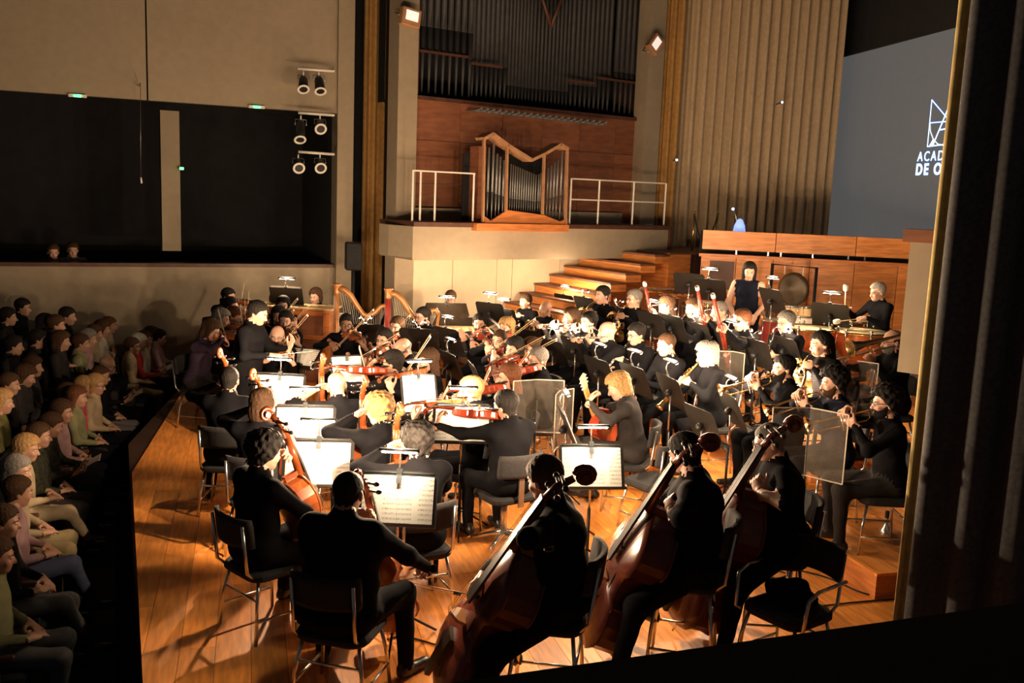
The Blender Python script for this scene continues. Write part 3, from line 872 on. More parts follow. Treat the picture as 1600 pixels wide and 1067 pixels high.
def make_person(name, M, po, look, h=0.024):
    """M: world matrix of the person's own frame. One continuous body; hair, beard and glasses are its children."""
    J = skeleton(po); s = po.get('size', 1.0); seat = po['seat']; bulk = look.get('bulk', 1.0)
    up, rx = J['up'], J['rx']
    # limbs
    arms = {}
    for sd, n in ((-1, 'L'), (1, 'R')):
        g, fd, dor, hpose = po['hand' + n]
        fd = V(fd).normalized(); wr = V(g) - fd * .085
        hint = po.get('elbow' + n, (sd * .55, -.25, -.8))
        el, wr = ik(J['sh' + n], wr, .285 * s, .255 * s, hint)
        arms[n] = (J['sh' + n], el, wr, fd, V(dor), hpose)
    legs = {}
    spread = po.get('spread', .13)
    for sd, n in ((-1, 'L'), (1, 'R')):
        hipj = J['hip'] + V((sd * .092, .0, -.01))
        foot = V(po.get('foot' + n, (sd * (spread + .02), .40, .085)))
        kn, an = ik(hipj, foot, .43 * s, .41 * s, po.get('knee' + n, (sd * spread * .9, 1, .75)))
        legs[n] = (hipj, kn, an)
    # distance field
    pts = [J['hip'], J['neck']] + [p for a in arms.values() for p in a[:3]] + [p for l in legs.values() for p in l]
    lo = [min(p[i] for p in pts) - .20 for i in range(3)]; hi = [max(p[i] for p in pts) + .20 for i in range(3)]
    lo[2] = min(p[2] for p in pts) - .12; hi[2] = J['neck'].z + .06
    hi[2] = max(hi[2], max(a[2].z for a in arms.values()) + .08, max(a[1].z for a in arms.values()) + .1)
    for n in 'LR': hi[1] = max(hi[1], legs[n][2].y + .26)
    G = grid(lo, hi, h)
    fx = [tuple(rx), tuple(up.cross(rx)), tuple(up)]
    b = bulk
    tor = d_ell(G, J['hip'] + up * .02 + V((0, -.01, 0)), (.182 * s * b, .135 * s * b, .135), fx)
    bot = tor
    tor = smin(tor, d_ell(G, J['waist'] + V((0, .012 * b, 0)), (.160 * s * b, .122 * s * b, .15), fx), .06)
    tor = smin(tor, d_ell(G, J['chest'], (.172 * s * b, .122 * s * b, .165), fx), .06)
    tor = smin(tor, d_cone(G, J['shL'] - rx * -.03, .062 * s, J['shR'] - rx * .03, .062 * s), .07)
    if look.get('bust'):
        for sd in (-1, 1): tor = smin(tor, d_ell(G, J['chest'] + rx * (sd * .07) + up.cross(rx) * .085, (.06, .055, .06)), .04)
    nk = d_cone(G, J['neck'] - up * .03, .055 * s, J['neck'] + up * .05 + V((0, .01, 0)), .053 * s)
    fields = [('shirt', tor)]
    sl = look.get('sleeve', 1.0)
    for n in 'LR':
        sh, el, wr = arms[n][:3]
        ua = d_cone(G, sh, .060 * s * b ** .5, el, .046 * s)
        fa = d_cone(G, el, .046 * s, wr, .031)
        fields.append(('shirt' if sl > .2 else 'skin', ua)); fields.append(('shirt' if sl > .8 else 'skin', fa))
    fields.append(('trousers', bot + .004))
    for n in 'LR':
        hj, kn, an = legs[n]
        fields.append(('trousers', d_cone(G, hj, .092 * s * b ** .5, kn, .066 * s)))
        fields.append(('trousers', d_cone(G, kn, .064 * s, an, .045 * s)))
        yv = (an - hj); yv.z = 0
        yv = yv.normalized() if yv.length > .05 else V((0, 1, 0))
        if po.get('standing'): yv = V((.12 * (1 if n == 'R' else -1), 1, 0)).normalized()
        fields.append(('shoe', d_cone(G, an + V((0, 0, -.045)) - yv * .035, .042, an + yv * .17 + V((0, 0, -.055)), .034)))
    fields.append(('skin', nk))
    if sl > .2: fields.append(('shirt', d_cone(G, J['neck'] - up * .05, .080 * s, J['neck'] + up * .012, .062 * s)))
    d = tor
    for nm, f in fields[1:]:
        if nm == 'trousers' and f is fields[5][1]: continue
        d = smin(d, f, .05 if nm in ('shirt', 'trousers') else .02)
    if look.get('skirt'):
        kn = (legs['L'][1] + legs['R'][1]) * .5; an = (legs['L'][2] + legs['R'][2]) * .5
        sk = d_cone(G, J['hip'], .16, kn if not po.get('standing') else J['hip'] * .5 + an * .5, .15)
        d = smin(d, sk, .06); fields.append(('trousers', sk))
    d = d + .0035 * np.sin(G[0] * 31 + G[2] * 13) * np.sin(G[2] * 29 + G[1] * 17 + G[0] * 6)      # folds of the cloth
    v, q = snet(d, lo, h)
    # which cloth covers which face: the nearest limb
    ix = np.clip(((v - np.array(lo)) / h).round().astype(int), 0, np.array(d.shape) - 1)
    stack = np.stack([f[ix[:, 0], ix[:, 1], ix[:, 2]] for _, f in fields])
    names = np.array([dict(shirt=0, trousers=1, skin=2, shoe=3)[n] for n, _ in fields])
    vm = names[stack.argmin(0)]
    fm = vm[q[:, 0]]
    parts = [(v, q, fm)]
    hk = look.get('head', 'man'); hh = look.get('hres', .0085)
    hv, hq, hm = head_mesh(hk, hh)
    parts.append((xf(J['Rh'], hv), hq, np.where(hm == 1, 6, 2)))
    for ev, ef, em in eye_parts(1): parts.append((xf(J['Rh'], ev), ef, em))
    for n in 'LR':
        sh, el, wr, fd, dor, hpose = arms[n]
        gv, gq = hand_mesh(hpose, look.get('handres', .0066))
        if n == 'R': gv, gq = mirror(gv, gq)      # thumb on the inner side when the palm faces down
        parts.append((xf(frame(wr, fd, dor), gv * s), gq, np.full(len(gq), 2)))
    me = np_mesh(name, parts, ['cloth_' + look.get('shirt', 'black'), 'cloth_' + look.get('trousers', 'black'), 'skin_' + look.get('skin', 'fair'), 'shoe_black', 'eye_white', 'eye_iris', 'lip'])
    o = bpy.data.objects.new(name, me); COL.objects.link(o); o.matrix_world = M
    # hair and what is worn
    if look.get('hair'):
        st_, col = look['hair']
        v, q = hair_mesh(st_, .009 if hh < .009 else .012)
        hm_ = np_mesh('hair', [(v, q, np.zeros(len(q), int))], ['hair_' + col])
        ho = bpy.data.objects.new('hair', hm_); COL.objects.link(ho); ho.parent = o; ho.matrix_local = J['Rh']
        mb = MB()
        for sd in (-1, 1): mb.tube([(sd * .016, .0935, .017), (sd * .032, .0925, .022), (sd * .047, .081, .017)], [.0035, .0042, .0025], 5)
        mb.build('eyebrows', 'hair_' + (col if col != 'white' else 'grey'), o, J['Rh'])
    if look.get('beard'):
        v, q = beard_mesh()
        bm_ = np_mesh('beard', [(v, q, np.zeros(len(q), int))], ['hair_' + look['beard']])
        bo = bpy.data.objects.new('beard', bm_); COL.objects.link(bo); bo.parent = o; bo.matrix_local = J['Rh']
    if look.get('glasses'):
        mb = MB()
        for sd in (-1, 1):
            ring = [(sd * .033 + .022 * math.cos(a), .100 - .004 * abs(math.cos(a)), .0 + .017 * math.sin(a)) for a in np.linspace(0, 2 * math.pi, 13)]
            mb.tube(ring, .0021, 5, caps=False)
            mb.tube([(sd * .055, .097, .006), (sd * .078, .05, .006), (sd * .082, -.02, .0)], .0019, 5)
        mb.tube([(-.012, .1, .004), (0, .107, .006), (.012, .1, .004)], .002, 5)
        mb.build('glasses', 'black_metal', o, J['Rh'])
    return o, J

# ================================================================ POSES (the person's own frame)
def n3(*a): return V(a).normalized()
def rest_hands(sp=.13): 
    return dict(handL=((-sp, .33, .60), (.25, .9, -.3), (-.2, .2, .95), 'rest'), handR=((sp, .33, .60), (-.25, .9, -.3), (.2, .2, .95), 'rest'))
def pose_for(role, var=.5, **kw):
    """posture and the matrices of what is held: list of (template, matrix, word)"""
    po = dict(seat=.46, lean=.10, pitch=.15, items=[])
    po.update(rest_hands())
    if role in ('violin', 'viola'):
        k = 1.0 if role == 'violin' else 1.14
        o = V((-.055, .105, 1.070)); y = n3(-.62, .78, kw.get('scroll', -.04)); z = V((.28, .12, .95))
        F = frame(o, y, z); x, y, z = (F.to_3x3() @ V(a) for a in ((1, 0, 0), (0, 1, 0), (0, 0, 1)))
        gl = o + y * (.47 * k) - z * .015
        po['handL'] = (gl, (.42, .30, .80), (-.70, .62, .25), 'hold')
        po['elbowL'] = (-.2, .35, -1)
        c = o + y * (.205 * k) + z * .075
        b = (-x + z * kw.get('tilt', .22)).normalized()
        fr = c - b * (.10 + .50 * var)
        po['handR'] = (fr + z * .012, (-.62, .30, -.55), (.15, .45, .88), 'grip')
        po['elbowR'] = (.9, -.1, -.45)
        po.update(lean=.06, pitch=.10, turn=.38, roll=-.10, lean_=0)
        po['items'] = [(role, F, role), ('bow', frame(fr - b * .02, b, z), 'bow')]
    elif role == 'viola_rest':
        F = frame((-.10, .34, .60), (-.35, .25, .9), (-.2, .9, -.2))
        po['handL'] = (F @ V((0, .42, .02)), (.6, .5, .1), (-.5, .6, .5), 'hold')
        po['items'] = [('viola', F, 'viola')]
    elif role == 'cello':
        o = V((.035, .47, .22)); y = n3(-.13, -.36, 1.12)
        if kw.get('low'): o = V((.0, .70, .10)); y = n3(0, -.45, 1.0)
        F = frame(o, y, (0, .94, .33))
        x, y, z = (F.to_3x3() @ V(a) for a in ((1, 0, 0), (0, 1, 0), (0, 0, 1)))
        gl = o + y * .93 + z * .10
        po['handL'] = (gl, (.85, .10, .25), (-.30, .75, .55), 'hold'); po['elbowL'] = (-1, .1, -.35)
        c = o + y * .25 + z * .235; b = (x + y * .1).normalized(); fr = c - b * (.08 + .45 * var)
        po['handR'] = (fr, (-.62, .62, -.35), (.3, .5, .8), 'grip'); po['elbowR'] = (.8, -.2, -.4)
        po.update(spread=.27, lean=.06, footL=(-.27, .40, .085), footR=(.27, .40, .085))
        po['items'] = [('cello', F, 'cello'), ('bow', frame(fr - b * .02, b, -z * -1), 'bow')]
    elif role == 'bass':
        po['seat'] = .64
        bk = kw.get('back', .10); e = V((.02, .60, .015)); top = V((-.17, -bk, kw.get('top', 1.46))); y = (top - e).normalized(); o = e + y * .12
        F = frame(o, y, (-.35, .85, .35)); x, y, z = (F.to_3x3() @ V(a) for a in ((1, 0, 0), (0, 1, 0), (0, 0, 1)))
        gl = o + y * (1.17 - .10 * var) + z * .13
        po['handL'] = (gl, (.60, .25, .55), (-.55, .65, .3), 'grip'); po['elbowL'] = (-1, .25, -.35)
        gr = o + y * .60 + z * .30 + V((.10, 0, 0))
        po['handR'] = (gr, (-.5, .6, -.5), (.3, .55, .8), 'hold'); po['elbowR'] = (.9, -.1, -.3)
        po.update(spread=.24, lean=.14, pitch=.25, footL=(-.42, .42, .085), footR=(.25, .30, .25))
        po['items'] = [('bass', F, 'double bass')]
    elif role == 'flute':
        m = V((.0, .185, 1.125)); y = n3(1, .12, -.16); o = m - y * .15
        F = frame(o, y, (0, .2, 1))
        po['handL'] = (m + y * .17, (.45, .35, .75), (-.3, .85, -.2), 'hold'); po['elbowL'] = (-.25, .5, -.9)
        po['handR'] = (m + y * .37, (-.15, .65, .45), (.3, -.3, .9), 'hold'); po['elbowR'] = (.7, -.2, -.75)
        po.update(turn=-.25, pitch=.05, roll=.08)
        po['items'] = [('flute', F, 'flute')]
    elif role in ('oboe', 'clarinet', 'soprano'):
        m = V((0, .195, 1.105)); y = n3(0, .66, -.75); F = frame(m - y * .01, y, (0, .75, .66))
        po['handL'] = (m + y * .24, (.55, .62, .25), (-.5, .5, .7), 'hold'); po['elbowL'] = (-.9, -.1, -.6)
        po['handR'] = (m + y * .42, (-.55, .62, .2), (.5, .5, .7), 'hold'); po['elbowR'] = (.9, -.1, -.6)
        po.update(pitch=.18)
        po['items'] = [(role, F, {'soprano': 'soprano saxophone'}.get(role, role))]
    elif role == 'clarinet_down':
        F = frame((.02, .42, .98), (.12, .10, -1), (0, 1, .1))
        po['handL'] = (F @ V((0, .22, .02)), (.6, .6, -.2), (-.6, .5, .5), 'hold'); po['handR'] = (F @ V((0, .45, .02)), (-.55, .65, -.2), (.6, .5, .5), 'hold')
        po['items'] = [('clarinet', F, 'clarinet')]
    elif role == 'bassoon':
        a, b = V((.25, -.02, .46)), V((-.14, .60, 1.44)); F = frame(a, b - a, (0, 1, -.3))
        d = (b - a).normalized()
        po['handL'] = (a + d * .80, (.5, .6, .3), (-.6, .5, .5), 'grip'); po['elbowL'] = (-.9, .1, -.5)
        po['handR'] = (a + d * .42, (-.35, .8, .1), (.75, .3, .4), 'grip')
        po['items'] = [('bassoon', F, 'bassoon')]
    elif role == 'bass_clarinet':
        F = frame((0, .27, 1.06), (.03, .12, -1), (0, 1, .12))
        po['handL'] = (F @ V((0, .25, .02)), (.6, .65, .1), (-.6, .5, .5), 'hold'); po['handR'] = (F @ V((0, .50, .02)), (-.55, .65, 0), (.6, .5, .5), 'hold')
        po['items'] = [('bass_clarinet', F, 'bass clarinet')]
    elif role == 'horn':
        F = frame((.05, .33, .86), (.15, .97, .1), (0, -.1, 1))
        po['handL'] = (F @ V((-.10, .0, .12)), (.75, .5, .1), (-.3, .6, .7), 'grip'); po['elbowL'] = (-.9, 0, -.6)
        po['handR'] = (F @ V((.20, -.14, -.04)), (.1, .75, -.1), (.9, .1, .3), 'rest'); po['elbowR'] = (.8, -.5, -.3)
        po.update(pitch=.05)
        po['items'] = [('horn', F, 'french horn')]
    elif role in ('trumpet', 'trombone'):
        m = V((0, .195, 1.125)); y = n3(0, .96, kw.get('drop', -.26)); F = frame(m, y, (0, .26, .96))
        if role == 'trumpet':
            po['handL'] = (m + y * .20 - V((.0, 0, .035)), (.72, .55, .3), (-.55, .75, .0), 'grip'); po['elbowL'] = (-.8, .1, -.75)
            po['handR'] = (m + y * .23 + V((.02, 0, .045)), (-.6, .65, -.1), (.3, .3, .9), 'hold'); po['elbowR'] = (.85, .1, -.7)
        else:
            po['handL'] = (m + y * .17 + V((-.05, 0, -.05)), (.5, .4, .6), (-.8, .5, .1), 'grip'); po['elbowL'] = (-.8, .1, -.75)
            po['handR'] = (m + y * .42 + V((.03, 0, -.07)), (-.4, .6, .5), (.7, .3, .3), 'hold'); po['elbowR'] = (.6, -.1, -.8)
        po.update(pitch=.05)
        po['items'] = [(role, F, role)]
    elif role == 'guitar':
        b = V((.06, .27, .66)); y = n3(-.62, .16, .76); F = frame(b - y * .20, y, (0.25, .95, .2))
        po['handL'] = (F @ V((0, .80, .03)), (.6, -.2, .6), (-.5, .8, .1), 'hold'); po['elbowL'] = (-.9, .2, -.5)
        po['handR'] = (F @ V((0, .20, .12)), (-.6, .1, -.75), (.2, .9, .25), 'hold'); po['elbowR'] = (.9, .1, .1)
        po.update(lean=.22, pitch=.35, footL=(-.16, .42, .20), turn=.2)
        po['items'] = [('guitar', F, 'guitar')]
    elif role == 'keys':
        po['handL'] = ((-.16, .47, .76), (.05, 1, -.15), (0, .1, 1), 'rest'); po['handR'] = ((.16, .47, .76), (-.05, 1, -.15), (0, .1, 1), 'rest')
    elif role == 'harpist':
        po['handL'] = ((-.13, .52, 1.0), (.5, .75, .2), (-.85, .3, .2), 'hold'); po['handR'] = ((.13, .45, 1.02), (-.5, .75, .2), (.85, .3, .2), 'hold')
        po['elbowL'] = (-1, 0, -.3); po['elbowR'] = (1, 0, -.3)
    elif role == 'timpani':
        po['seat'] = .66
        F1 = frame((.17, .47, 1.14), (-.35, .30, .85), (0, 1, 0)); F2 = frame((-.16, .47, 1.04), (.1, .92, -.12), (0, 0, 1))
        po['handR'] = ((.17, .46, 1.14), (-.5, .75, .25), (.5, .1, .8), 'grip'); po['handL'] = ((-.16, .46, 1.04), (.1, .9, -.2), (-.3, .1, .9), 'grip')
        po.update(footL=(-.18, .35, .28), footR=(.18, .35, .28))
        po['items'] = [('mallet', F1, 'upright felt timpani mallet'), ('mallet', F2, 'lowered felt timpani mallet')]
    elif role == 'conduct':
        po.update(standing=True, seat=.85, lean=.12, pitch=.30, footL=(-.13, .06, .085), footR=(.13, -.04, .085), kneeL=(0, 1, 0), kneeR=(0, 1, 0))
        po['handL'] = ((-.22, .42, 1.24), (.1, .35, .9), (-.75, .6, 0), 'rest'); po['elbowL'] = (-.5, .1, -.9)
        po['handR'] = ((.22, .44, 1.16), (-.2, .95, .0), (.2, .1, .95), 'grip'); po['elbowR'] = (.7, -.1, -.7)
        po['items'] = [('baton', frame((.215, .43, 1.165), (-.25, .95, .12), (0, 0, 1)), 'baton')]
    elif role == 'stand':
        po.update(standing=True, seat=.85, lean=.03, pitch=.25, turn=.15, footL=(-.10, .02, .085), footR=(.10, 0, .085), kneeL=(0, 1, 0), kneeR=(0, 1, 0))
        po['handL'] = ((-.13, .27, .90), (.3, .6, -.7), (-.5, .6, .6), 'rest'); po['handR'] = ((.13, .27, .90), (-.3, .6, -.7), (.5, .6, .6), 'rest')
    elif role == 'lap':
        po['handL'] = ((-.06, .27, .64), (.75, .5, -.1), (-.1, .3, .9), 'rest'); po['handR'] = ((.06, .30, .65), (-.75, .5, -.1), (.1, .3, .9), 'rest')
    elif role == 'lap2':
        po.update(kneeR=(.1, 1, .9), footR=(-.05, .58, .20))
        po['handL'] = ((-.06, .30, .68), (.75, .5, -.1), (-.1, .3, .9), 'rest'); po['handR'] = ((.06, .32, .70), (-.75, .5, -.1), (.1, .3, .9), 'rest')
    elif role == 'program':
        po['handL'] = ((-.14, .38, .74), (.35, .85, .2), (-.5, .2, -.75), 'hold'); po['handR'] = ((.14, .38, .74), (-.35, .85, .2), (.5, .2, -.75), 'hold')
        po.update(pitch=.35)
        po['items'] = [('program', frame((0, .43, .76), (0, .8, .45), (0, -.4, .9)), 'programme')]
    elif role == 'crossed':
        po['handL'] = ((.10, .20, .80), (.9, .3, .1), (.1, .9, .3), 'rest'); po['handR'] = ((-.10, .22, .84), (-.9, .3, .1), (-.1, .9, .3), 'rest')
    for k_, v_ in kw.items():
        if k_ in ('lean', 'pitch', 'turn', 'roll', 'size', 'twist', 'seat', 'side', 'handL', 'handR', 'elbowL', 'elbowR', 'footL', 'footR'): po[k_] = v_
    return po
# ================================================================ INSTRUMENTS (each built once; origin at its lower end, +Y along it, +Z its front)
OUT_V = [(0, 0), (.10, .004), (.19, .032), (.255, .09), (.288, .17), (.285, .25), (.255, .32), (.232, .355), (.246, .378), (.19, .405), (.162, .46), (.155, .52), (.168, .59), (.205, .628), (.192, .655), (.212, .70), (.234, .78), (.228, .86), (.185, .94), (.10, .988), (.03, 1.0)]
OUT_B = [(0, 0), (.12, .006), (.22, .045), (.285, .12), (.302, .20), (.29, .28), (.255, .345), (.236, .372), (.25, .395), (.195, .425), (.165, .48), (.16, .53), (.175, .585), (.212, .625), (.205, .65), (.222, .70), (.222, .76), (.19, .83), (.13, .90), (.07, .955), (.035, 1.0)]
def string_thing(key, L, rib, neck, wood, bass=False, end=None, chin=False):
    prof = OUT_B if bass else OUT_V
    half = [(w_ * L, y * L) for w_, y in prof]
    ring = half + [(-a, b) for a, b in half[::-1] if a > 0]
    n = len(ring); c = L * .5
    def shrink(s_, z): return [V((x * s_, c + (y - c) * (1 - (1 - s_) * .8), z)) for x, y in ring]
    t = thing(key)
    arch = L * .045
    def plate(z, sgn):
        rs = [shrink(1.02, z), shrink(1.02, z + sgn * L * .012), shrink(.86, z + sgn * (L * .012 + arch * .45)), shrink(.5, z + sgn * (L * .012 + arch * .9)), shrink(.06, z + sgn * (L * .012 + arch))]
        mb = MB(); vs = [p for r in rs for p in r]; fs = []
        for j in range(len(rs) - 1):
            for i in range(n):
                a, b = j * n + i, j * n + (i + 1) % n
                fs.append((a, b, b + n, a + n) if sgn > 0 else (a, a + n, b + n, b))
        fs.append(list(range(4 * n, 5 * n)) if sgn > 0 else list(range(4 * n, 5 * n))[::-1])
        fs.append(list(range(n))[::-1] if sgn > 0 else list(range(n)))
        return mb.add(vs, fs, 0, True)
    mb = MB(); vs = shrink(.98, 0) + shrink(.98, rib); mb.add(vs, [(i, (i + 1) % n, (i + 1) % n + n, i + n) for i in range(n)]); 
    mb.build('ribs', wood, t)
    belly = plate(rib, 1).build('belly', wood, t); plate(0, -1).build('back', wood, t)
    zt = rib + L * .012 + arch
    # f-holes
    for s_ in (-1, 1):
        mb = MB(); pts = [V((s_ * L * x, L * y, zt - L * .006 - abs(x) * L * .06)) for x, y in ((.075, .57), (.085, .60), (.098, .575), (.105, .50), (.118, .43), (.13, .40), (.142, .425))]
        mb.tube(pts, L * .006, 5); mb.build('f_hole', 'ebony', belly)
    # neck, pegbox, scroll
    yn = L + neck; zn = rib + L * .055
    mb = MB(); wn = L * (.036 if not bass else .030)
    mb.tube([(0, L - .01 * L, zn - wn * .7), (0, yn, zn - wn * .3)], [wn * 1.05, wn * .85], 8)
    mb.prism([(-wn * .8, L - .02 * L), (wn * .8, L - .02 * L), (wn * .7, L + neck * .12), (-wn * .7, L + neck * .12)], rib * .15, zn - wn * .3)
    pb = neck * .62 if not bass else neck * .5
    e1 = V((0, yn + pb, zn - L * .085))
    mb.tube([(0, yn - .01 * L, zn - L * .01), (0, yn + pb * .5, zn - L * .03), e1], [wn * .9, wn * .8, wn * .7], 8)
    R0 = L * .062
    cs = e1 + V((0, R0 * .55, -R0 * .75)); sp_ = []
    for i in range(22):
        a = math.radians(100 - i * 30); r = R0 * (1 - i / 26)
        sp_.append(cs + V((0, math.cos(a) * r, math.sin(a) * r)))
    mb.tube(sp_, [R0 * .34 * (1 - i / 40) for i in range(22)], 7)
    mb.cyl(cs + V((-wn * .95, 0, 0)), cs + V((wn * .95, 0, 0)), R0 * .36, n=10)
    nk_ = mb.build('neck', wood, t)
    mb = MB(); fl = neck + L * .42
    y0 = yn - fl
    mb.prism([(-wn * 1.15, y0), (wn * 1.15, y0), (wn * .8, yn), (-wn * .8, yn)], 0, L * .016, Matrix.Translation((0, 0, zn)) @ Matrix.Translation((0, yn, 0)) @ Matrix.Rotation(-.045, 4, 'X') @ Matrix.Translation((0, -yn, 0)))
    mb.build('fingerboard', 'ebony', t)
    mb = MB(); mb.prism([(-L * .065, 0), (L * .065, 0), (L * .055, L * .05), (0, L * .095), (-L * .055, L * .05)], -L * .01, L * .01, Matrix.Translation((0, L * .46, zt)) @ Matrix.Rotation(math.pi / 2, 4, 'X')); mb.build('bridge', 'maple', t)
    mb = MB(); mb.prism([(-L * .03, L * .02), (L * .03, L * .02), (L * .06, L * .33), (-L * .06, L * .33)], zt - L * .005, zt + L * .025); mb.build('tailpiece', 'ebony', t)
    for i in range(4):
        x = (i - 1.5); mb = MB()
        mb.tube([(x * L * .02, L * .32, zt + L * .027), (x * L * .026, L * .46, zt + L * .097), (x * L * .014, yn, zn + L * .03)], max(L * .0016, .0006), 4); mb.build('string', 'chrome', t)
        mb = MB(); s_ = 1 if i % 2 else -1; yy = yn + pb * (.2 + .2 * i); zz = zn - L * .02 - pb * .03 * i
        mb.cyl((-s_ * wn * 1.0, yy, zz), (s_ * wn * 2.4, yy, zz), L * .010, n=7); mb.ball((s_ * wn * 2.9, yy, zz), (wn * .75, L * .012 * 1.6, wn * .6), 8, 5); mb.build('peg', 'ebony', nk_)
    if chin:
        mb = MB(); mb.ball((-L * .14, L * .07, zt + L * .01), (L * .12, L * .10, L * .03), 10, 6); mb.build('chinrest', 'ebony', t)
    if end:
        mb = MB(); mb.cyl((0, 0, rib * .5), (0, -end, rib * .5), .007, n=8); mb.ball((0, -.01, rib * .5), L * .02, 8, 5); mb.build('endpin', 'chrome', t)
    remember(key, t)
string_thing('violin', .355, .032, .13, 'violin_varnish', chin=True)
string_thing('viola', .405, .038, .15, 'violin_red', chin=True)
string_thing('cello', .755, .115, .28, 'violin_varnish', end=.27)
string_thing('bass', .97, .175, .34, 'bass_varnish', bass=True, end=.13)

t = thing('bow')
mb = MB(); mb.tube([(0, 0, 0), (0, .35, -.007), (0, .72, .004)], [.0048, .0042, .0034], 6); mb.build('stick', 'bow_stick', t)
mb = MB(); mb.box((0, .37, -.020), (.009, .66, .0015)); mb.build('bow_hair', 'bow_hair', t)
mb = MB(); mb.box((0, .05, -.012), (.012, .05, .02)); mb.build('frog', 'ebony', t)
mb = MB(); mb.prism([(0, 0), (.02, 0), (.012, .024), (0, .022)], -.004, .004, frame((0, .705, .003), (0, 0, -1), (1, 0, 0))); mb.build('tip', 'ivory', t)
remember('bow', t)

def keyed_tube(key, L, r0, r1, body, keys, bell=None, mouth=None, nk=14, name=None):
    t = thing(name or key)
    mb = MB(); mb.tube([(0, .03, 0), (0, L * .5, 0), (0, L * .86, 0)], [r0, (r0 + r1) / 2, r1], 10); mb.build('body', body, t)
    mb = MB(); b = bell or r1 * 2.2
    mb.lathe([(r1, 0), (r1 * 1.15, L * .05), (b * .75, L * .10), (b, L * .14), (b * .93, L * .14), (r1 * .8, L * .05)], 14, frame((0, L * .86, 0), (0, 0, 1), (0, 1, 0))); mb.build('bell', body, t)
    mb = MB(); mb.tube([(0, -.01, -.002), (0, .02, 0), (0, .07, 0)], [.004, r0 * .8, r0], 8); mb.build('mouthpiece', mouth or 'ebony', t)
    for i in range(nk):
        y = L * (.14 + .68 * i / nk); a = (-.5 + (i * .37 % 1.0)) * 1.4
        mb = MB(); c = V((math.sin(a) * (r0 + r1) * .62, y, math.cos(a) * (r0 + r1) * .62))
        mb.lathe([(0, .004), (.008, .003), (.009, -.002), (0, -.003)], 8, frame(c, (0, 1, 0), (math.sin(a), 0, math.cos(a)))); mb.build('key', keys, t)
    for s_ in (-1, 1):
        mb = MB(); mb.cyl((s_ * r1 * .9, L * .18, r1 * .8), (s_ * r1 * .9, L * .78, r1 * .9), .0025, n=5); mb.build('key_rod', keys, t)
    remember(key, t)
keyed_tube('flute', .66, .0095, .0095, 'silver', 'silver', bell=.0096, mouth='silver')
keyed_tube('oboe', .60, .008, .014, 'blackwood', 'silver', bell=.022)
keyed_tube('clarinet', .64, .011, .015, 'blackwood', 'silver', bell=.032)
keyed_tube('soprano', .62, .009, .026, 'brass', 'brass', bell=.046, name='soprano_saxophone')

t = thing('bassoon')
mb = MB(); mb.tube([(0, 0, 0), (0, .40, 0), (0, .42, 0), (0, 1.26, 0)], [.036, .034, .026, .021], 10); mb.build('long_joint', 'bassoon_red', t)
mb = MB(); mb.tube([(.036, .38, 0), (.036, .88, 0)], [.019, .015], 10); mb.build('wing_joint', 'bassoon_red', t)
mb = MB(); mb.lathe([(.024, 0), (.024, .05), (.020, .05)], 12, frame((0, 1.25, 0), (0, 0, 1), (0, 1, 0))); mb.build('bell_ring', 'ivory', t)
mb = MB(); mb.tube([(.036, .88, 0), (.04, .93, -.02), (.06, .90, -.12), (.10, .80, -.23)], [.005, .004, .004, .003], 6); mb.build('bocal', 'silver', t)
for i in range(12):
    mb = MB(); mb.lathe([(0, .004), (.010, .003), (.011, -.002), (0, -.003)], 8, Matrix.Translation((.005 + .03 * (i % 2), .12 + i * .065, .032 - .004 * (i % 3)))); mb.build('key', 'silver', t)
remember('bassoon', t)

t = thing('bass_clarinet')
mb = MB(); mb.tube([(0, 0, 0), (0, .40, 0), (0, .78, 0)], [.014, .016, .019], 10); mb.build('body', 'blackwood', t)
mb = MB(); mb.tube([(0, .03, 0), (0, -.05, 0), (0, -.075, -.03), (0, -.06, -.09), (0, -.02, -.12)], [.012, .011, .011, .010, .009], 8); mb.build('neck', 'silver', t)
mb = MB(); mb.tube([(0, .76, 0), (0, .84, .01), (0, .875, .06), (0, .83, .11), (0, .76, .135)], [.02, .024, .03, .045, .065], 12); mb.build('bell', 'silver', t)
for i in range(14):
    mb = MB(); mb.lathe([(0, .004), (.012, .003), (.012, -.002), (0, -.003)], 8, Matrix.Translation((-.008 + .016 * (i % 2), .1 + i * .046, .019))); mb.build('key', 'silver', t)
remember('bass_clarinet', t)

t = thing('french_horn')
mb = MB()
def circ(r, a0, a1, n, dz=0.0, c=(0, 0, 0)): return [V((c[0] + r * math.cos(math.radians(a0 + (a1 - a0) * i / n)), c[1] + dz * i / n, c[2] + r * math.sin(math.radians(a0 + (a1 - a0) * i / n)))) for i in range(n + 1)]
MAT_H = 'brass'
coil = circ(.15, 120, 470, 26, .03); mb.tube(coil, [.010 + .006 * i / 26 for i in range(27)], 8); mb.build('main_coil', MAT_H, t)
mb = MB(); mb.tube(circ(.105, 60, 420, 22, -.03, (.01, -.02, .0)), .0085, 7, caps=False); mb.build('inner_coil', MAT_H, t)
mb = MB(); mb.tube([V((-.05, .03, .14)), V((.08, .02, .12)), V((.17, -.02, .02)), V((.19, -.10, -.08)), V((.20, -.18, -.13)), V((.20, -.24, -.16))], [.016, .02, .028, .045, .085, .15], 20, caps=False); mb.build('bell', MAT_H, t)
mb = MB(); mb.tube([V((-.08, .02, .13)), V((-.07, -.02, .20)), V((-.05, -.13, .27))], [.007, .006, .0045], 7); mb.ball((-.048, -.135, .272), .011, 8, 6); mb.build('lead_pipe', MAT_H, t)
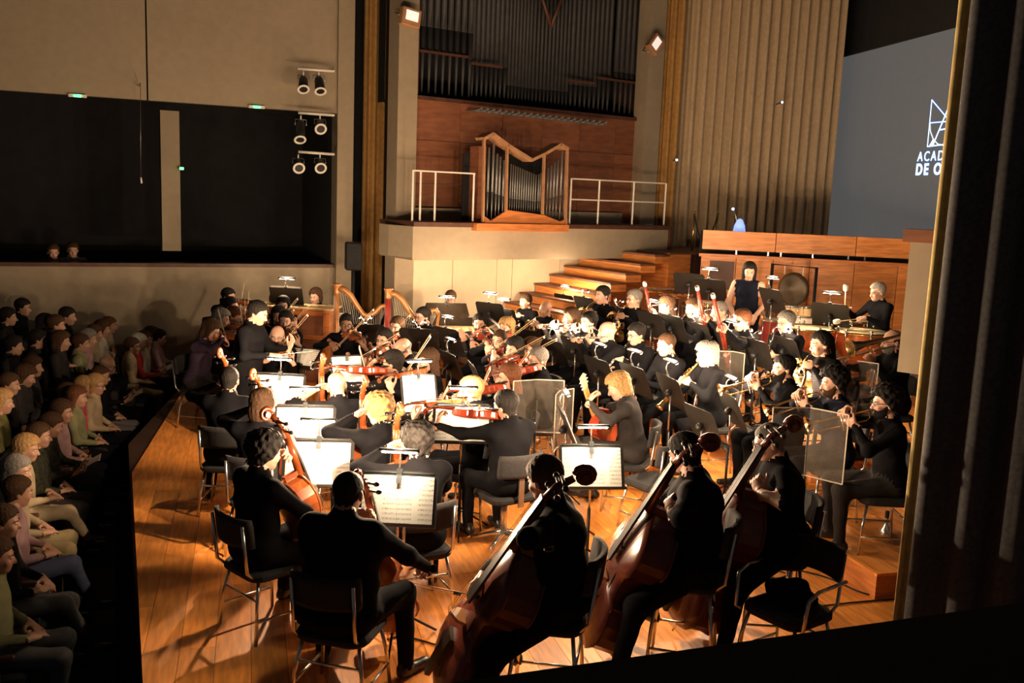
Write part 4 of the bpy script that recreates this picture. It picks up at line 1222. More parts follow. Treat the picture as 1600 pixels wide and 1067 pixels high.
for i in range(3):
    mb = MB(); mb.cyl((-.06 + .04 * i, -.03, .0), (-.06 + .04 * i, .05, .0), .016, n=10); mb.build('rotary_valve', 'silver', t)
    mb = MB(); mb.box((-.09 + .025 * i, -.02, .10), (.016, .05, .004)); mb.build('valve_lever', 'silver', t)
remember('horn', t)

t = thing('trumpet')
mb = MB(); mb.tube([(0, 0, 0), (0, .40, 0), (0, .46, -.012), (0, .47, -.05), (0, .44, -.075), (0, .26, -.078)], .0058, 7); mb.build('lead_pipe', 'brass', t)
mb = MB(); mb.tube([(0, .16, -.078), (0, .06, -.078), (0, .03, -.06), (0, .03, -.02), (0, .06, -.004), (0, .30, 0.004), (0, .42, .004), (0, .48, .004), (0, .515, .004), (0, .525, .004)], [.006, .006, .006, .006, .0065, .008, .014, .028, .052, .062], 16, caps=False); mb.build('bell', 'brass', t)
for i in range(3):
    mb = MB(); mb.cyl((0, .19 + .027 * i, -.115), (0, .19 + .027 * i, .01), .0105, n=10); mb.cyl((0, .19 + .027 * i, .01), (0, .19 + .027 * i, .035), .003, n=6); mb.cyl((0, .19 + .027 * i, .035), (0, .19 + .027 * i, .039), .008, n=8); mb.build('valve', 'silver', t)
mb = MB(); mb.lathe([(.004, .05), (.006, .03), (.012, .004), (.013, 0), (.007, 0)], 12, frame((0, -.01, 0), (0, 0, 1), (0, 1, 0))); mb.build('mouthpiece', 'silver', t)
remember('trumpet', t)

t = thing('trombone')
mb = MB(); mb.tube([(0, 0, 0), (0, .40, 0)], .0065, 7); mb.tube([(-.07, -.15, 0), (-.07, -.20, .0), (-.05, -.235, 0), (-.02, -.22, 0), (0, -.17, 0)][:1] + [(-.07, .40, 0)], .0065, 7); mb.build('inner_slide', 'silver', t)
mb = MB(); mb.tube([(0, .18, -.0), (0, .93, -.0), (-.02, .97, 0), (-.05, .97, 0), (-.07, .93, 0), (-.07, .18, 0)], .008, 8); mb.build('outer_slide', 'silver', t)
mb = MB(); mb.tube([(-.07, .12, 0), (-.07, -.22, 0), (-.07, -.28, .02), (-.07, -.29, .06), (-.07, -.26, .09), (-.07, .0, .09), (-.07, .22, .09), (-.07, .31, .09), (-.07, .355, .09)], [.008, .009, .010, .011, .012, .018, .035, .065, .105], 18, caps=False); mb.build('bell', 'brass', t)
mb = MB(); mb.cyl((0, .10, 0), (-.07, .10, 0), .006, n=6); mb.build('brace', 'brass', t)
mb = MB(); mb.cyl((0, .34, 0), (-.07, .34, 0), .006, n=6); mb.build('slide_brace', 'silver', t)
mb = MB(); mb.lathe([(.005, .06), (.008, .03), (.017, .004), (.018, 0), (.01, 0)], 12, frame((0, -.01, 0), (0, 0, 1), (0, 1, 0))); mb.build('mouthpiece', 'silver', t)
remember('trombone', t)

t = thing('guitar')
OG = [(0, 0), (.09, .006), (.15, .04), (.18, .10), (.18, .16), (.15, .22), (.122, .27), (.125, .32), (.14, .38), (.132, .44), (.09, .478), (.03, .486)]
rg = OG + [(-a, b) for a, b in OG[::-1] if a > 0]
mb = MB(); mb.prism(rg, 0, .092); mb.build('body', 'violin_red', t)
mb = MB(); mb.prism([(x * .97, .243 + (y - .243) * .97) for x, y in rg], .092, .096); mb.build('top', 'guitar_top', t)
mb = MB(); mb.lathe([(0, .0), (.042, .0)], 20, Matrix.Translation((0, .33, .0972))); mb.build('sound_hole', 'ebony', t)
mb = MB(); mb.box((0, .68, .085), (.052, .42, .022)); mb.build('neck', 'maple', t)
mb = MB(); mb.box((0, .63, .099), (.052, .46, .006)); mb.build('fretboard', 'ebony', t)
mb = MB(); mb.prism([(-.028, .88), (.028, .88), (.036, 1.04), (-.036, 1.04)], .070, .088); mb.build('headstock', 'pale_wood', t)
for i in range(6):
    mb = MB(); s_ = 1 if i < 3 else -1; mb.cyl((s_ * .03, .91 + .045 * (i % 3), .079), (s_ * .058, .91 + .045 * (i % 3), .079), .006, n=6); mb.build('tuning_peg', 'ivory', t)
    mb = MB(); mb.cyl(((i - 2.5) * .0095, .13, .106), ((i - 2.5) * .0075, .89, .103), .0006, n=4); mb.build('string', 'silver', t)
mb = MB(); mb.box((0, .13, .101), (.17, .025, .010)); mb.build('bridge', 'ebony', t)
remember('guitar', t)

t = thing('timpani_mallet')
mb = MB(); mb.cyl((0, -.04, 0), (0, .30, 0), .0065, n=6); mb.build('shaft', 'pale_wood', t)
mb = MB(); mb.lathe([(.008, -.045), (.028, -.04), (.034, -.02), (.034, .02), (.028, .04), (.0, .042)], 12, frame((0, .33, 0), (1, 0, 0), (0, 1, 0))); mb.build('felt_head', 'felt_white', t)
remember('mallet', t)
t = thing('baton')
mb = MB(); mb.cyl((0, .02, 0), (0, .36, 0), .003, .0015, n=6); mb.build('stick', 'ivory', t)
mb = MB(); mb.ball((0, 0, 0), (.011, .024, .011), 8, 6); mb.build('grip', 'pale_wood', t)
remember('baton', t)
t = thing('programme')
for s_ in (-1, 1):
    mb = MB(); mb.box((s_ * .075, 0, 0), (.149, .20, .003), Matrix.Rotation(-s_ * .22, 4, 'Y')); mb.build('page', 'ivory', t)
remember('program', t)

# ================================================================ FURNITURE OF THE ORCHESTRA
def chair(key, seat_h, stool=False, arms=False, post=False):
    t = thing(key)
    mb = MB(); mb.rbox((0, 0, seat_h - .03), (.44, .42, .06), .10, n=4); mb.build('seat', 'seat_fabric', t)
    fx, fy, lx, ly = .17, .15, .22, .20
    if post:
        mb = MB(); mb.cyl((0, 0, .12), (0, 0, seat_h - .06), .028, n=12); mb.build('column', 'chrome', t)
        for i in range(5):
            a = i * 2 * math.pi / 5; mb = MB(); mb.tube([(0, 0, .11), (.27 * math.cos(a), .27 * math.sin(a), .035)], [.022, .016], 6); mb.build('leg', 'chrome', t)
    else:
        for sx in (-1, 1):
            for sy in (-1, 1):
                mb = MB(); mb.tube([(sx * fx, sy * fy, seat_h - .06), (sx * (fx + .03), sy * (fy + .03), seat_h * .5), (sx * lx, sy * ly, 0.0)], .0115, 7); mb.build('leg', 'chrome', t)
        for sx in (-1, 1):
            mb = MB(); q = seat_h * .32; mb.tube([(sx * (lx - .01), ly - .01, q), (sx * (lx - .01), -ly + .01, q)], .009, 6); mb.build('stretcher', 'chrome', t)
        mb = MB(); mb.tube([(-fx - .02, -fy - .02, seat_h * .6), (fx + .02, -fy - .02, seat_h * .6)], .009, 6); mb.build('cross_rail', 'chrome', t)
    if not stool or stool == 'back':
        bh = seat_h + .18
        if post:
            mb = MB(); mb.box((0, -.245, seat_h + .10), (.05, .015, .34)); mb.build('back_post', 'chrome', t)
        else:
            for sx in (-1, 1):
                mb = MB(); mb.tube([(sx * .17, -.16, seat_h - .05), (sx * .18, -.235, seat_h + .02), (sx * .18, -.27, seat_h + .34)], .0115, 7); mb.build('back_post', 'chrome', t)
        # curved backrest
        mb = MB(); vs = []; n = 10; hgt = [(-.0, .0), (.06, -.012), (.16, -.022), (.19, -.026)]
        for th in (0, .035):
            for z, y in ((.0, 0), (.03, -.006), (.15, -.02), (.19, -.026)):
                for i in range(n + 1):
                    x = -.205 + .41 * i / n
                    inset = .03 if z in (.0, .19) and i in (0, n) else 0
                    vs.append((x * (1 - inset), -.245 - th + y + .06 * (abs(x) / .205) ** 2, bh + z))
        w_ = n + 1; k = 4 * w_; fs = []
        for j in range(3):
            for i in range(n):
                a = j * w_ + i; fs += [(a, a + w_, a + w_ + 1, a + 1), (k + a, k + a + 1, k + a + w_ + 1, k + a + w_)]
        for i in range(n): fs += [(i, i + 1, k + i + 1, k + i), (3 * w_ + i, k + 3 * w_ + i, k + 3 * w_ + i + 1, 3 * w_ + i + 1)]
        for j in range(3):
            a = j * w_; fs += [(a, k + a, k + a + w_, a + w_), (a + n, a + n + w_, k + a + n + w_, k + a + n)]
        mb.add(vs, fs, 0, True); mb.build('backrest', 'seat_fabric', t)
    if arms:
        for sx in (-1, 1):
            mb = MB(); mb.tube([(sx * .25, -.20, seat_h + .20), (sx * .26, .08, seat_h + .20), (sx * .26, .17, seat_h + .16), (sx * .25, .19, seat_h - .05), (sx * .22, .17, seat_h - .06)], .012, 8); mb.build('arm', 'chrome', t)
    remember(key, t)
chair('chair', .46)
chair('swivel_chair', .46, post=True)
chair('bass_stool', .64, stool='back')
chair('armchair', .46, arms=True)
chair('high_stool', .66, stool=True)

DESK_T = math.radians(66)        # tilt of the desk from the floor
def stand(key, h, wide=.50, hgt=.35, tilt=DESK_T):
    """music stand: origin on the floor under the pole, the desk's face looks to +Y"""
    t = thing('music_stand')
    for i in range(3):
        a = math.radians(90 + 120 * i); mb = MB(); mb.tube([(0, 0, .22), (.16 * math.cos(a), .16 * math.sin(a), .10), (.29 * math.cos(a), .29 * math.sin(a), .012)], .0085, 6); mb.build('leg', 'black_metal', t)
    mb = MB(); mb.cyl((0, 0, .09), (0, 0, h * .62), .0135, n=8); mb.build('lower_pole', 'black_metal', t)
    mb = MB(); mb.cyl((0, 0, h * .6), (0, -.0, h), .009, n=8); mb.build('upper_pole', 'chrome', t)
    mb = MB(); mb.cyl((-.02, -.02, h), (.02, -.02, h), .022, n=10); mb.ball((0, -.03, h - .02), .035, 10, 6); mb.build('tilt_joint', 'black_metal', t)
    M = Matrix.Translation((0, .012, h)) @ Matrix.Rotation(math.pi - tilt, 4, 'X') @ Matrix.Rotation(math.pi, 4, 'Z')
    # desk local: x right, y up the desk, z out of its face
    M = frame((0, .012, h), (0, -math.cos(tilt), math.sin(tilt)), (0, math.sin(tilt), math.cos(tilt)))
    mb = MB(); c = [(-wide / 2, -hgt / 2), (wide / 2, -hgt / 2), (wide / 2, hgt / 2 - .03), (wide / 2 - .03, hgt / 2), (-wide / 2 + .03, hgt / 2), (-wide / 2, hgt / 2 - .03)]
    mb.prism(c, -.003, .0, M); dk = mb.build('desk', 'desk_black', t)
    mb = MB(); mb.box((0, -hgt / 2, .03), (wide, .003, .06), M); mb.box((0, -hgt / 2 + .008, .06), (wide, .018, .003), M); mb.build('lip', 'desk_black', dk)
    mb = MB(); mb.box((0, hgt / 2 - .012, .002), (wide - .06, .004, .006), M); mb.build('rim', 'chrome', dk)
    remember(key, t)
    return M
STANDH = [0.88, 0.96, 1.05, 1.25]
DESKM = {i: stand('stand%d' % i, hh) for i, hh in enumerate(STANDH)}
STANDH += [1.05, .86]
DESKM[4] = stand('stand4', 1.05, .34, .38); DESKM[5] = stand('stand5', .86, .50, .35, math.radians(38))

def sheet(key, pages, w_, h_):
    t = thing('sheet_music')
    for i in range(pages):
        cx = (i - (pages - 1) / 2) * (w_ + .001)
        mb = MB(); n = 6; vs = []
        for th in (0, -.0016):
            for j in (0, 1):
                for k in range(n + 1):
                    u = k / n; bow = .010 * math.sin(math.pi * (u if pages == 1 else (u if i else 1 - u)) ** 1.0) 
                    vs.append((-w_ / 2 + w_ * u, -h_ / 2 + h_ * j, bow + th))
        q = n + 1; fs = []
        for k in range(n): fs += [(k, k + 1, q + k + 1, q + k), (2 * q + k, 3 * q + k, 3 * q + k + 1, 2 * q + k + 1)]
        mb.add(vs, fs, 0, True)
        mb.build('page', 'paper', t, Matrix.Translation((cx, 0, 0)))
    mb = MB(); mb.box((0, h_ / 2 - .02, .014), (.035, .055, .006)); mb.build('clip', 'steel_grey', t)
    remember(key, t)
sheet('sheet2', 2, .225, .305)
sheet('sheet1', 1, .30, .36)

def lamp_light(t, loc, power, r=.025, out=False):
    l = bpy.data.lights.new('lamp_bulb', 'SPOT' if out else 'POINT'); l.energy = power; l.color = LAMP_COL; l.shadow_soft_size = r
    if out: l.spot_size = math.radians(172); l.spot_blend = .25
    o = bpy.data.objects.new('lamp_bulb', l); COL.objects.link(o); o.parent = t; o.location = loc
    if out: o.rotation_euler = (math.pi, 0, 0)          # shines out of the desk towards the reader
# bar lamp: origin on the top edge of a desk (x right, y up the desk, z out of its face)
for key, watts in (('bar_lamp', LAMP_REAR), ('bar_strong', LAMP_FRONT), ('bar_mid', LAMP_MID)):
    t = thing('stand_lamp')
    mb = MB(); mb.box((0, -.01, .0), (.035, .045, .022)); mb.build('clip', 'black_metal', t)
    mb = MB(); mb.tube([(0, 0, .006), (0, .07, .01), (0, .11, .04), (0, .115, .075)], .006, 6); mb.build('arm', 'chrome', t)
    mb = MB(); mb.rbox((0, .118, .085), (.26, .022, .040), .010); lb = mb.build('lamp_bar', 'black_metal', t)
    mb = MB(); mb.box((0, .104, .088), (.22, .006, .022)); mb.build('tube', 'tube_warm', lb)
    lamp_light(t, (0, .152, .098), watts, .012)
    remember(key, t)
# two-armed LED lamp with bare bright heads
t = thing('stand_lamp')
mb = MB(); mb.box((0, -.01, .0), (.035, .045, .022)); mb.build('clip', 'black_metal', t)
for s_ in (-1, 1):
    mb = MB(); mb.tube([(0, 0, .006), (s_ * .03, .06, .0), (s_ * .07, .09, .02), (s_ * .075, .085, .045)], .0045, 6); mb.build('gooseneck', 'chrome', t)
    mb = MB(); mb.lathe([(.0, -.012), (.014, -.01), (.018, .012), (.0, .012)], 10, frame((s_ * .075, .08, .05), (0, .3, 1), (0, -1, .35))); lh = mb.build('lamp_head', 'black_metal', t)
    mb = MB(); mb.ball((s_ * .075, .064, .052), .014, 8, 6); mb.build('led', 'led_white', lh)
lamp_light(t, (0, .05, .085), LAMP_LED)
remember('led_lamp', t)
STANDS = []
def put_stand(px, py, base, who, hi=1, kind='sheet2', lamp='bar_lamp', face=None, cond=None, scale=1.0):
    """px, py: the middle of the desk; base: level it stands on; face: (x, y) the desk looks to"""
    h = STANDH[hi]
    p = at(px, py, base + h)
    f = V((p.x - CONDUCTOR.x, p.y - CONDUCTOR.y, 0)) if face is None else V((face[0], face[1], 0))
    f.normalize()
    M = yaw((p.x, p.y, base), f)
    place('stand%d' % hi, M, 'black music stand ' + who, 'music stand', 'music stands of the orchestra')
    D = M @ DESKM[hi]
    if kind: place(kind, D @ Matrix.Translation((0, -.01, .006)), 'sheet music lying on the stand ' + who, 'sheet music', 'sheet music on the stands')
    if lamp: place(lamp, D @ Matrix.Translation((0, .175, .012)), 'clip-on lamp on the stand ' + who, 'lamp', 'clip-on stand lamps')
    STANDS.append((p, f))
    return M
# ================================================================ THE ORCHESTRA
CONDUCTOR = at(403, 488, 1.68)
ROLE_CAT = dict(violin='violin', viola='viola', cello='cello', bass='double bass', bow='bow', mallet='mallet', program='programme')
def put_person(px, py, base, role, who, look, clothes='black', facing=None, chair_kind='chair', dyaw=0.0, label=None, group=None, h=.024, var=None, grp='musicians of the orchestra', **kw):
    po = pose_for(role, rng.random() if var is None else var, **kw)
    J = skeleton(po); hl = J['head']
    p = at(px, py, base + hl.z)
    f = V((CONDUCTOR.x - p.x, CONDUCTOR.y - p.y, 0)) if facing is None else V((facing[0], facing[1], 0))
    f.normalize()
    if dyaw: f = Matrix.Rotation(dyaw, 3, 'Z') @ f
    M0 = yaw((0, 0, 0), f)
    off = M0 @ V((hl.x, hl.y, 0))
    loc = (p.x - off.x, p.y - off.y, base)
    M = yaw(loc, f)
    o, J = make_person('person', M, po, look, h)
    tag(o, label or ('person in %s, %s' % (clothes, who)), 'person', grp)
    for key, F, word in po['items']:
        place(key, M @ F, '%s held by the %s' % (word, who), ROLE_CAT.get(key, word), None)
    if chair_kind:
        place(chair_kind, M @ Matrix.Translation((0, .07, 0)), '%s under the %s' % ({'chair': 'black padded chair', 'swivel_chair': 'black swivel chair', 'bass_stool': 'tall black stool', 'high_stool': 'tall black stool'}[chair_kind], who), 'chair', 'chairs of the orchestra')
    return o, M, p
B = 'black'
def lk(hair=('short', 'brown'), **k): return dict(hair=hair, **k)
# --- first violins, far left
put_person(330, 516, 0, 'violin', 'violinist left of the conductor, nearest the stage edge', lk(('bob', 'brown'), head='woman', glasses=1, shirt='plum', trousers='charcoal'), 'dark purple and grey', lean=.22, pitch=.35, var=.25, facing=(.85, -.15))
put_person(346, 498, 0, 'violin', 'violinist second from the stage edge, left of the conductor', lk(('bob', 'grey'), head='woman', shirt=B, trousers='charcoal'), lean=.03, facing=(.85, -.25), pitch=.25)
put_person(366, 494, 0, 'violin', 'violinist half hidden behind the conductor', lk(('short', 'auburn')), lean=.26, facing=(.8, -.3), pitch=.35)
put_person(361, 478, 0, 'violin', 'violinist with raised bow left of the conductor', lk(('bun', B), head='woman'), facing=(.85, -.4), lean=.12, tilt=.75, var=.6)
put_person(357, 463, 0, 'violin', 'farthest violinist left of the conductor', lk(('short', B)), facing=(.8, -.5), lean=.2, tilt=.75, var=.6)
# --- violins right of the conductor
put_person(430, 470, 0, 'violin', 'farthest violinist between conductor and keyboard cabinet', lk(('short', 'brown')), facing=(-.15, -1), lean=.2, tilt=.6)
put_person(442, 477, 0, 'violin', 'violinist in front of the keyboard cabinet', lk(('bob', B), head='woman'), facing=(-.2, -1), tilt=.6)
put_person(435, 493, 0, 'violin', 'violinist third in line right of the conductor', lk(('long', B), head='woman'), facing=(-.2, -1), lean=.16, tilt=.6)
put_person(446, 501, 0, 'violin', 'violinist second in line right of the conductor', lk(('short', B)), facing=(-.25, -1), tilt=.6, var=.4)
put_person(433, 525, 0, 'violin', 'violinist in front, just right of the conductor', lk(('fringe', 'grey'), glasses=1), facing=(-.25, -1), tilt=.6, var=.3, lean=.12)
put_person(493, 463, 0, 'keys', 'player behind the wooden keyboard cabinet', lk(('bob', 'brown'), head='woman'), facing=(-.35, -1))
# --- middle strings
put_person(541, 506, 0, 'violin', 'violinist facing us in front of the two harps', lk(('short', B), skin='brown', glasses=1), facing=(-.15, -1), tilt=.5, var=.4)
put_person(600, 530, 0, 'violin', 'violinist seated below the second harp', lk(('short', B), head='woman', glasses=1), facing=(-.75, -.7), tilt=.3, var=.55)
put_person(620, 510, 0, 'violin', 'violinist right beside the second harp', lk(('short', 'brown')), facing=(-.7, -.75), tilt=.55, var=.5)
put_person(629, 545, 0, 'violin', 'violinist with bent head in the middle strings', lk(('fringe', 'grey'), glasses=1), facing=(-.9, -.3), pitch=.45)
put_person(614, 566, 0, 'viola', 'violist with back turned behind the cellos', lk(('short', B), skin='tan'), facing=(-.75, .55), bulk=1.1, scroll=.0)
put_person(668, 564, 0, 'violin', 'violinist in profile in the middle strings', lk(('long', 'brown'), head='woman'), facing=(-.95, -.15), tilt=.6)
put_person(661, 494, 0, 'harpist', 'harpist behind the lit double lamp', lk(('short', B), head='woman', glasses=1), facing=(-.75, -.55))
put_person(704, 466, 0, 'keys', 'pianist at the far grand piano', lk(('short', 'brown'), glasses=1), facing=(-.1, -1))
put_person(749, 505, 0, 'viola', 'violist facing us in front of the piano', lk(('short', B), beard=B), facing=(-.45, -.9), tilt=.15)
put_person(791, 512, 0, 'viola', 'violist at the back of the right strings', lk(('wavy', 'blond'), head='woman', shirt='charcoal'), facing=(-.8, -.6))
put_person(780, 531, 0, 'viola', 'violist leaning forward in the right strings', lk(('crop', 'brown')), facing=(-.75, -.65), lean=.14, tilt=.4)
put_person(803, 545, 0, 'viola', 'violist in the middle of the right strings', lk(('bob', B), head='woman'), facing=(-.9, -.45), lean=.10)
put_person(829, 544, 0, 'viola', 'violist half hidden by the right strings', lk(('bun', 'brown'), head='woman'), facing=(-.9, -.4), lean=.2)
put_person(840, 561, 0, 'viola', 'violist in glasses at the right end of the strings', lk(('short', 'grey'), glasses=1, bulk=1.08), facing=(-.98, -.1), tilt=.6)
put_person(735, 610, 0, 'violin', 'violinist behind the tilted white music sheet', lk(('short', 'blond')), facing=(-.9, .25), tilt=.4, var=.6)
put_person(795, 589, 0, 'viola', 'violist in profile behind the clear shields', lk(('long', 'auburn'), head='woman'), facing=(-.97, .1), tilt=.7)
put_person(790, 633, 0, 'viola', 'violist with back turned on the swivel chair', lk(('short', B), bulk=1.12), facing=(-.55, .85), chair_kind='swivel_chair', h=.022, tilt=.15, var=.75)
# --- cellos in front
put_person(358, 594, 0, 'cello', 'cellist with back turned by the stage edge', lk(('crop', B), skin='tan', bulk=1.1), facing=(-.02, 1), h=.022)
put_person(412, 633, 0, 'cello', 'cellist behind the first cellist, back turned', lk(('bob', 'brown'), head='woman'), facing=(.1, 1), h=.022, turn=-.35)
put_person(526, 601, 0, 'cello', 'cellist in the middle, back turned', lk(None, skin='tan', sleeve=.5), facing=(-.45, .9), h=.022)
put_person(592, 641, 0, 'cello', 'cellist with back turned before the music-lit middle', lk(('curly', 'blond'), shirt=B), facing=(-.45, .9), h=.022, turn=.3)
put_person(652, 691, 0, 'cello', 'cellist with back turned right of the largest sheet', lk(('curly', B)), facing=(-.45, .9), h=.022)
put_person(414, 707, 0, 'cello', 'cellist with back turned, second from the front edge', lk(('curly', B), head='woman', bulk=1.08), facing=(.70, .75), h=.020, lean=.05)
put_person(544, 770, 0, 'cello', 'broad cellist nearest to us, back turned', lk(('crop', B), head='broad', bulk=1.38, skin='tan'), facing=(.25, 1), h=.020, size=1.05, low=1, lean=.12, pitch=.25)
# --- basses
put_person(851, 748, 0, 'bass', 'bass player left of the three', lk(('short', 'brown'), bulk=1.3), turn=-.6, facing=(-1, .15), back=.20, chair_kind='bass_stool', h=.020, size=1.04)
put_person(1070, 708, 0, 'bass', 'bass player in the middle', lk(('short', B), bulk=1.35), turn=-.5, facing=(-.96, .25), chair_kind='bass_stool', h=.020, size=1.05)
put_person(1202, 690, 0, 'bass', 'bass player on the right', lk(('crop', 'grey'), bulk=1.25, glasses=1, sleeve=.5), facing=(-.98, .05), back=.05, top=1.52, chair_kind='bass_stool', h=.020, size=1.04)
# --- guitar
put_person(966, 604, 0, 'guitar', 'guitarist in a dark jacket', lk(('wavy', 'blond'), shirt='charcoal', trousers='charcoal'), 'a dark grey jacket', facing=(-.95, .2), h=.022)
# --- horns and woodwinds
put_person(821, 471, 0, 'horn', 'horn player at the back near the piano', lk(('short', 'brown')), facing=(-.75, -.65))
put_person(852, 483, 0, 'horn', 'horn player at the foot of the stairs', lk(None, skin='tan'), facing=(-.8, -.55))
put_person(892, 497, .2, 'flute', 'flautist at the left of the wind row', lk(('bob', 'brown'), head='woman', glasses=1, shirt='charcoal'), facing=(-.75, -.65), lean=.02)
put_person(920, 503, .2, 'flute', 'flautist second in the wind row', lk(('short', B), head='woman', glasses=1), facing=(-.75, -.65), lean=.12)
put_person(948, 518, .2, 'flute', 'flautist third in the wind row', lk(('fringe', 'white')), facing=(-.8, -.55), lean=.05)
put_person(994, 522, .2, 'oboe', 'oboist in the wind row', lk(('short', B), glasses=1), facing=(-.85, -.45))
put_person(1041, 538, .2, 'clarinet_down', 'clarinettist resting the clarinet', lk(('crop', 'brown')), facing=(-.88, -.4))
put_person(1104, 554, .2, 'soprano', 'saxophonist in the wind row', lk(('wavy', 'grey')), facing=(-.92, -.3), h=.022)
put_person(941, 461, .4, 'horn', 'horn player by the stairs behind the flutes', lk(('short', B)), facing=(-.8, -.5), lean=.04)
put_person(990, 467, .4, 'horn', 'horn player in glasses behind the oboe', lk(('short', 'grey'), glasses=1), facing=(-.8, -.5), lean=.04)
put_person(1041, 479, .4, 'bassoon', 'bassoonist left in the rear wind row', lk(('long', 'brown'), head='woman'), facing=(-.85, -.5), lean=.16)
put_person(1083, 481, .4, 'clarinet', 'clarinettist in the rear wind row', lk(('short', 'brown')), facing=(-.85, -.5), lean=.03)
put_person(1124, 486, .4, 'bassoon', 'bassoonist in the middle of the rear row', lk(('crop', 'grey')), facing=(-.85, -.45), lean=.15)
put_person(1159, 500, .4, 'bassoon', 'bassoonist in glasses right of the middle', lk(('short', 'auburn'), head='woman', glasses=1), facing=(-.88, -.4), lean=.08)
put_person(1228, 503, .4, 'bass_clarinet', 'bass clarinettist before the timpani', lk(('short', 'grey'), glasses=1), facing=(-.9, -.35))
# --- brass
put_person(1282, 537, .4, 'horn', 'brass player seated below the timpani', lk(('pony', B), head='woman'), facing=(-.93, -.25), lean=.2)
put_person(1394, 533, .4, 'trombone', 'trombonist beside the beige pillar', lk(('fringe', B), glasses=1, beard='grey'), facing=(-.97, -.1))
put_person(1224, 575, .2, 'trumpet', 'trumpeter farthest from us', lk(('short', B), beard=B), facing=(-.97, -.12), h=.022, drop=-.30)
put_person(1302, 598, .2, 'trumpet', 'trumpeter in the middle', lk(('curly', B), beard='brown', shirt='navy'), facing=(-.97, -.08), h=.022, drop=-.38)
put_person(1384, 629, .2, 'trumpet', 'trumpeter nearest to us', lk(('curly', B), beard=B, glasses=1, trousers='charcoal'), facing=(-.98, .05), h=.020, drop=-.28)
# --- percussion
put_person(1171, 424, .4, 'stand', 'percussionist standing at the vibraphone', lk(('long', B), head='woman', shirt='navy', sleeve=0, bust=1, skirt=1), 'a sleeveless dark dress', facing=(-.35, -.95), chair_kind=None, size=.97, h=.018)
put_person(1371, 456, .4, 'timpani', 'timpanist raising a felt mallet', lk(('short', 'white'), glasses=1), facing=(-.95, -.3), chair_kind='high_stool')
# --- conductor
pod = at(395, 700, 0)
put_person(403, 489, .0, 'conduct', 'conductor standing before the strings', lk(('short', B), bulk=1.2), facing=(.93, -.12), chair_kind=None, size=1.0, h=.022)
# ================================================================ MUSIC STANDS
near = (-.05, -1)
put_stand(436, 610, 0, 'nearest the conductor with its pages lit', 1, 'sheet2', 'bar_strong', (-.05, -1))
put_stand(476, 664, 0, 'of the second desk of cellos', 1, 'sheet2', 'bar_strong', (.1, -1))
put_stand(497, 722, 0, 'of the third desk of cellos', 1, 'sheet2', 'bar_strong', (.08, -1))
put_stand(622, 778, 0, 'with the largest lit pages, nearest to us', 1, 'sheet2', 'bar_strong', (-.02, -1))
put_stand(722, 661, 0, 'between the cellos and the swivel chair', 1, 'sheet2', 'bar_lamp', (.05, -1))
put_stand(655, 615, 0, 'with a single tilted page behind the cellos', 4, 'sheet1', 'bar_lamp', (.35, -.95))
put_stand(543, 583, 0, 'with a single page beside the middle cellist', 4, 'sheet1', None, (.45, -.9))
put_stand(467, 559, 0, 'with low lit pages right of the conductor', 5, 'sheet2', None, (-.3, -1))
put_stand(924, 728, 0, 'with bright pages before the bass players', 0, 'sheet2', 'bar_strong', (.12, -1))
put_stand(885, 668, 0, 'seen edge on beside the clear shields', 1, 'sheet2', 'bar_lamp', (.95, .1))
# seen from behind
put_stand(571, 524, 0, 'facing the violinist before the harps', 1, 'sheet2', 'led_lamp', (-.1, 1))
put_stand(655, 532, 0, 'with a bright double lamp before the harpist', 2, 'sheet2', 'led_lamp', (.15, 1))
put_stand(700, 530, 0, 'dark and narrow beside the harpist stand', 1, 'sheet2', 'bar_lamp', (.7, .7))
put_stand(705, 572, 0, 'slanting dark before the right strings', 1, 'sheet2', 'bar_lamp', (.85, .45))
put_stand(743, 590, 0, 'seen edge on among the right strings', 1, 'sheet2', None, (.95, .2))
put_stand(766, 488, 0, 'with a raised lamp behind the violists', 2, 'sheet2', 'bar_lamp', (.5, .85))
put_stand(787, 497, 0, 'before the far horn player', 1, 'sheet2', 'bar_lamp', (.6, .8))
put_stand(829, 533, 0, 'before the horn player at the stairs', 1, 'sheet2', None, (.75, .6))
put_stand(864, 550, 0, 'left of the flute players', 1, 'sheet2', 'bar_lamp', (.8, .55))
put_stand(883, 474, .0, 'tall before the stairs with a raised lamp', 2, 'sheet2', 'bar_lamp', (.75, .6))
put_stand(915, 480, .2, 'before the horn player by the stairs', 2, 'sheet2', 'led_lamp', (.8, .55))
put_stand(968, 497, .2, 'before the horn player in glasses', 2, 'sheet2', 'led_lamp', (.8, .55))
put_stand(899, 547, .1, 'before the first flute player', 1, 'sheet2', 'led_lamp', (.8, .55))
put_stand(936, 582, .0, 'before the oboe player', 2, 'sheet2', 'bar_lamp', (.85, .45))
put_stand(992, 594, .0, 'before the resting clarinet player', 2, 'sheet2', 'bar_lamp', (.88, .4))
put_stand(1018, 508, .4, 'behind the oboe player', 1, 'sheet2', 'bar_lamp', (.85, .5))
put_stand(1050, 512, .4, 'with a bright lamp before the rear clarinet', 1, 'sheet2', 'led_lamp', (.85, .45))
put_stand(1090, 524, .3, 'with the brightest double lamp in the rear winds', 1, 'sheet2', 'led_lamp', (.85, .45))
put_stand(1143, 543, .3, 'before the bassoon players', 1, 'sheet2', 'bar_lamp', (.9, .4))
put_stand(1181, 552, .3, 'before the bassoon player in glasses', 1, 'sheet2', 'led_lamp', (.9, .4))
put_stand(1226, 548, .3, 'before the bass clarinet player', 1, 'sheet2', 'led_lamp', (.9, .35))
put_stand(1048, 612, .0, 'before the saxophone player', 2, 'sheet2', 'bar_mid', (.95, .3))
put_stand(1097, 664, .0, 'low and dark before the middle bass player', 1, 'sheet2', None, (.93, .35))
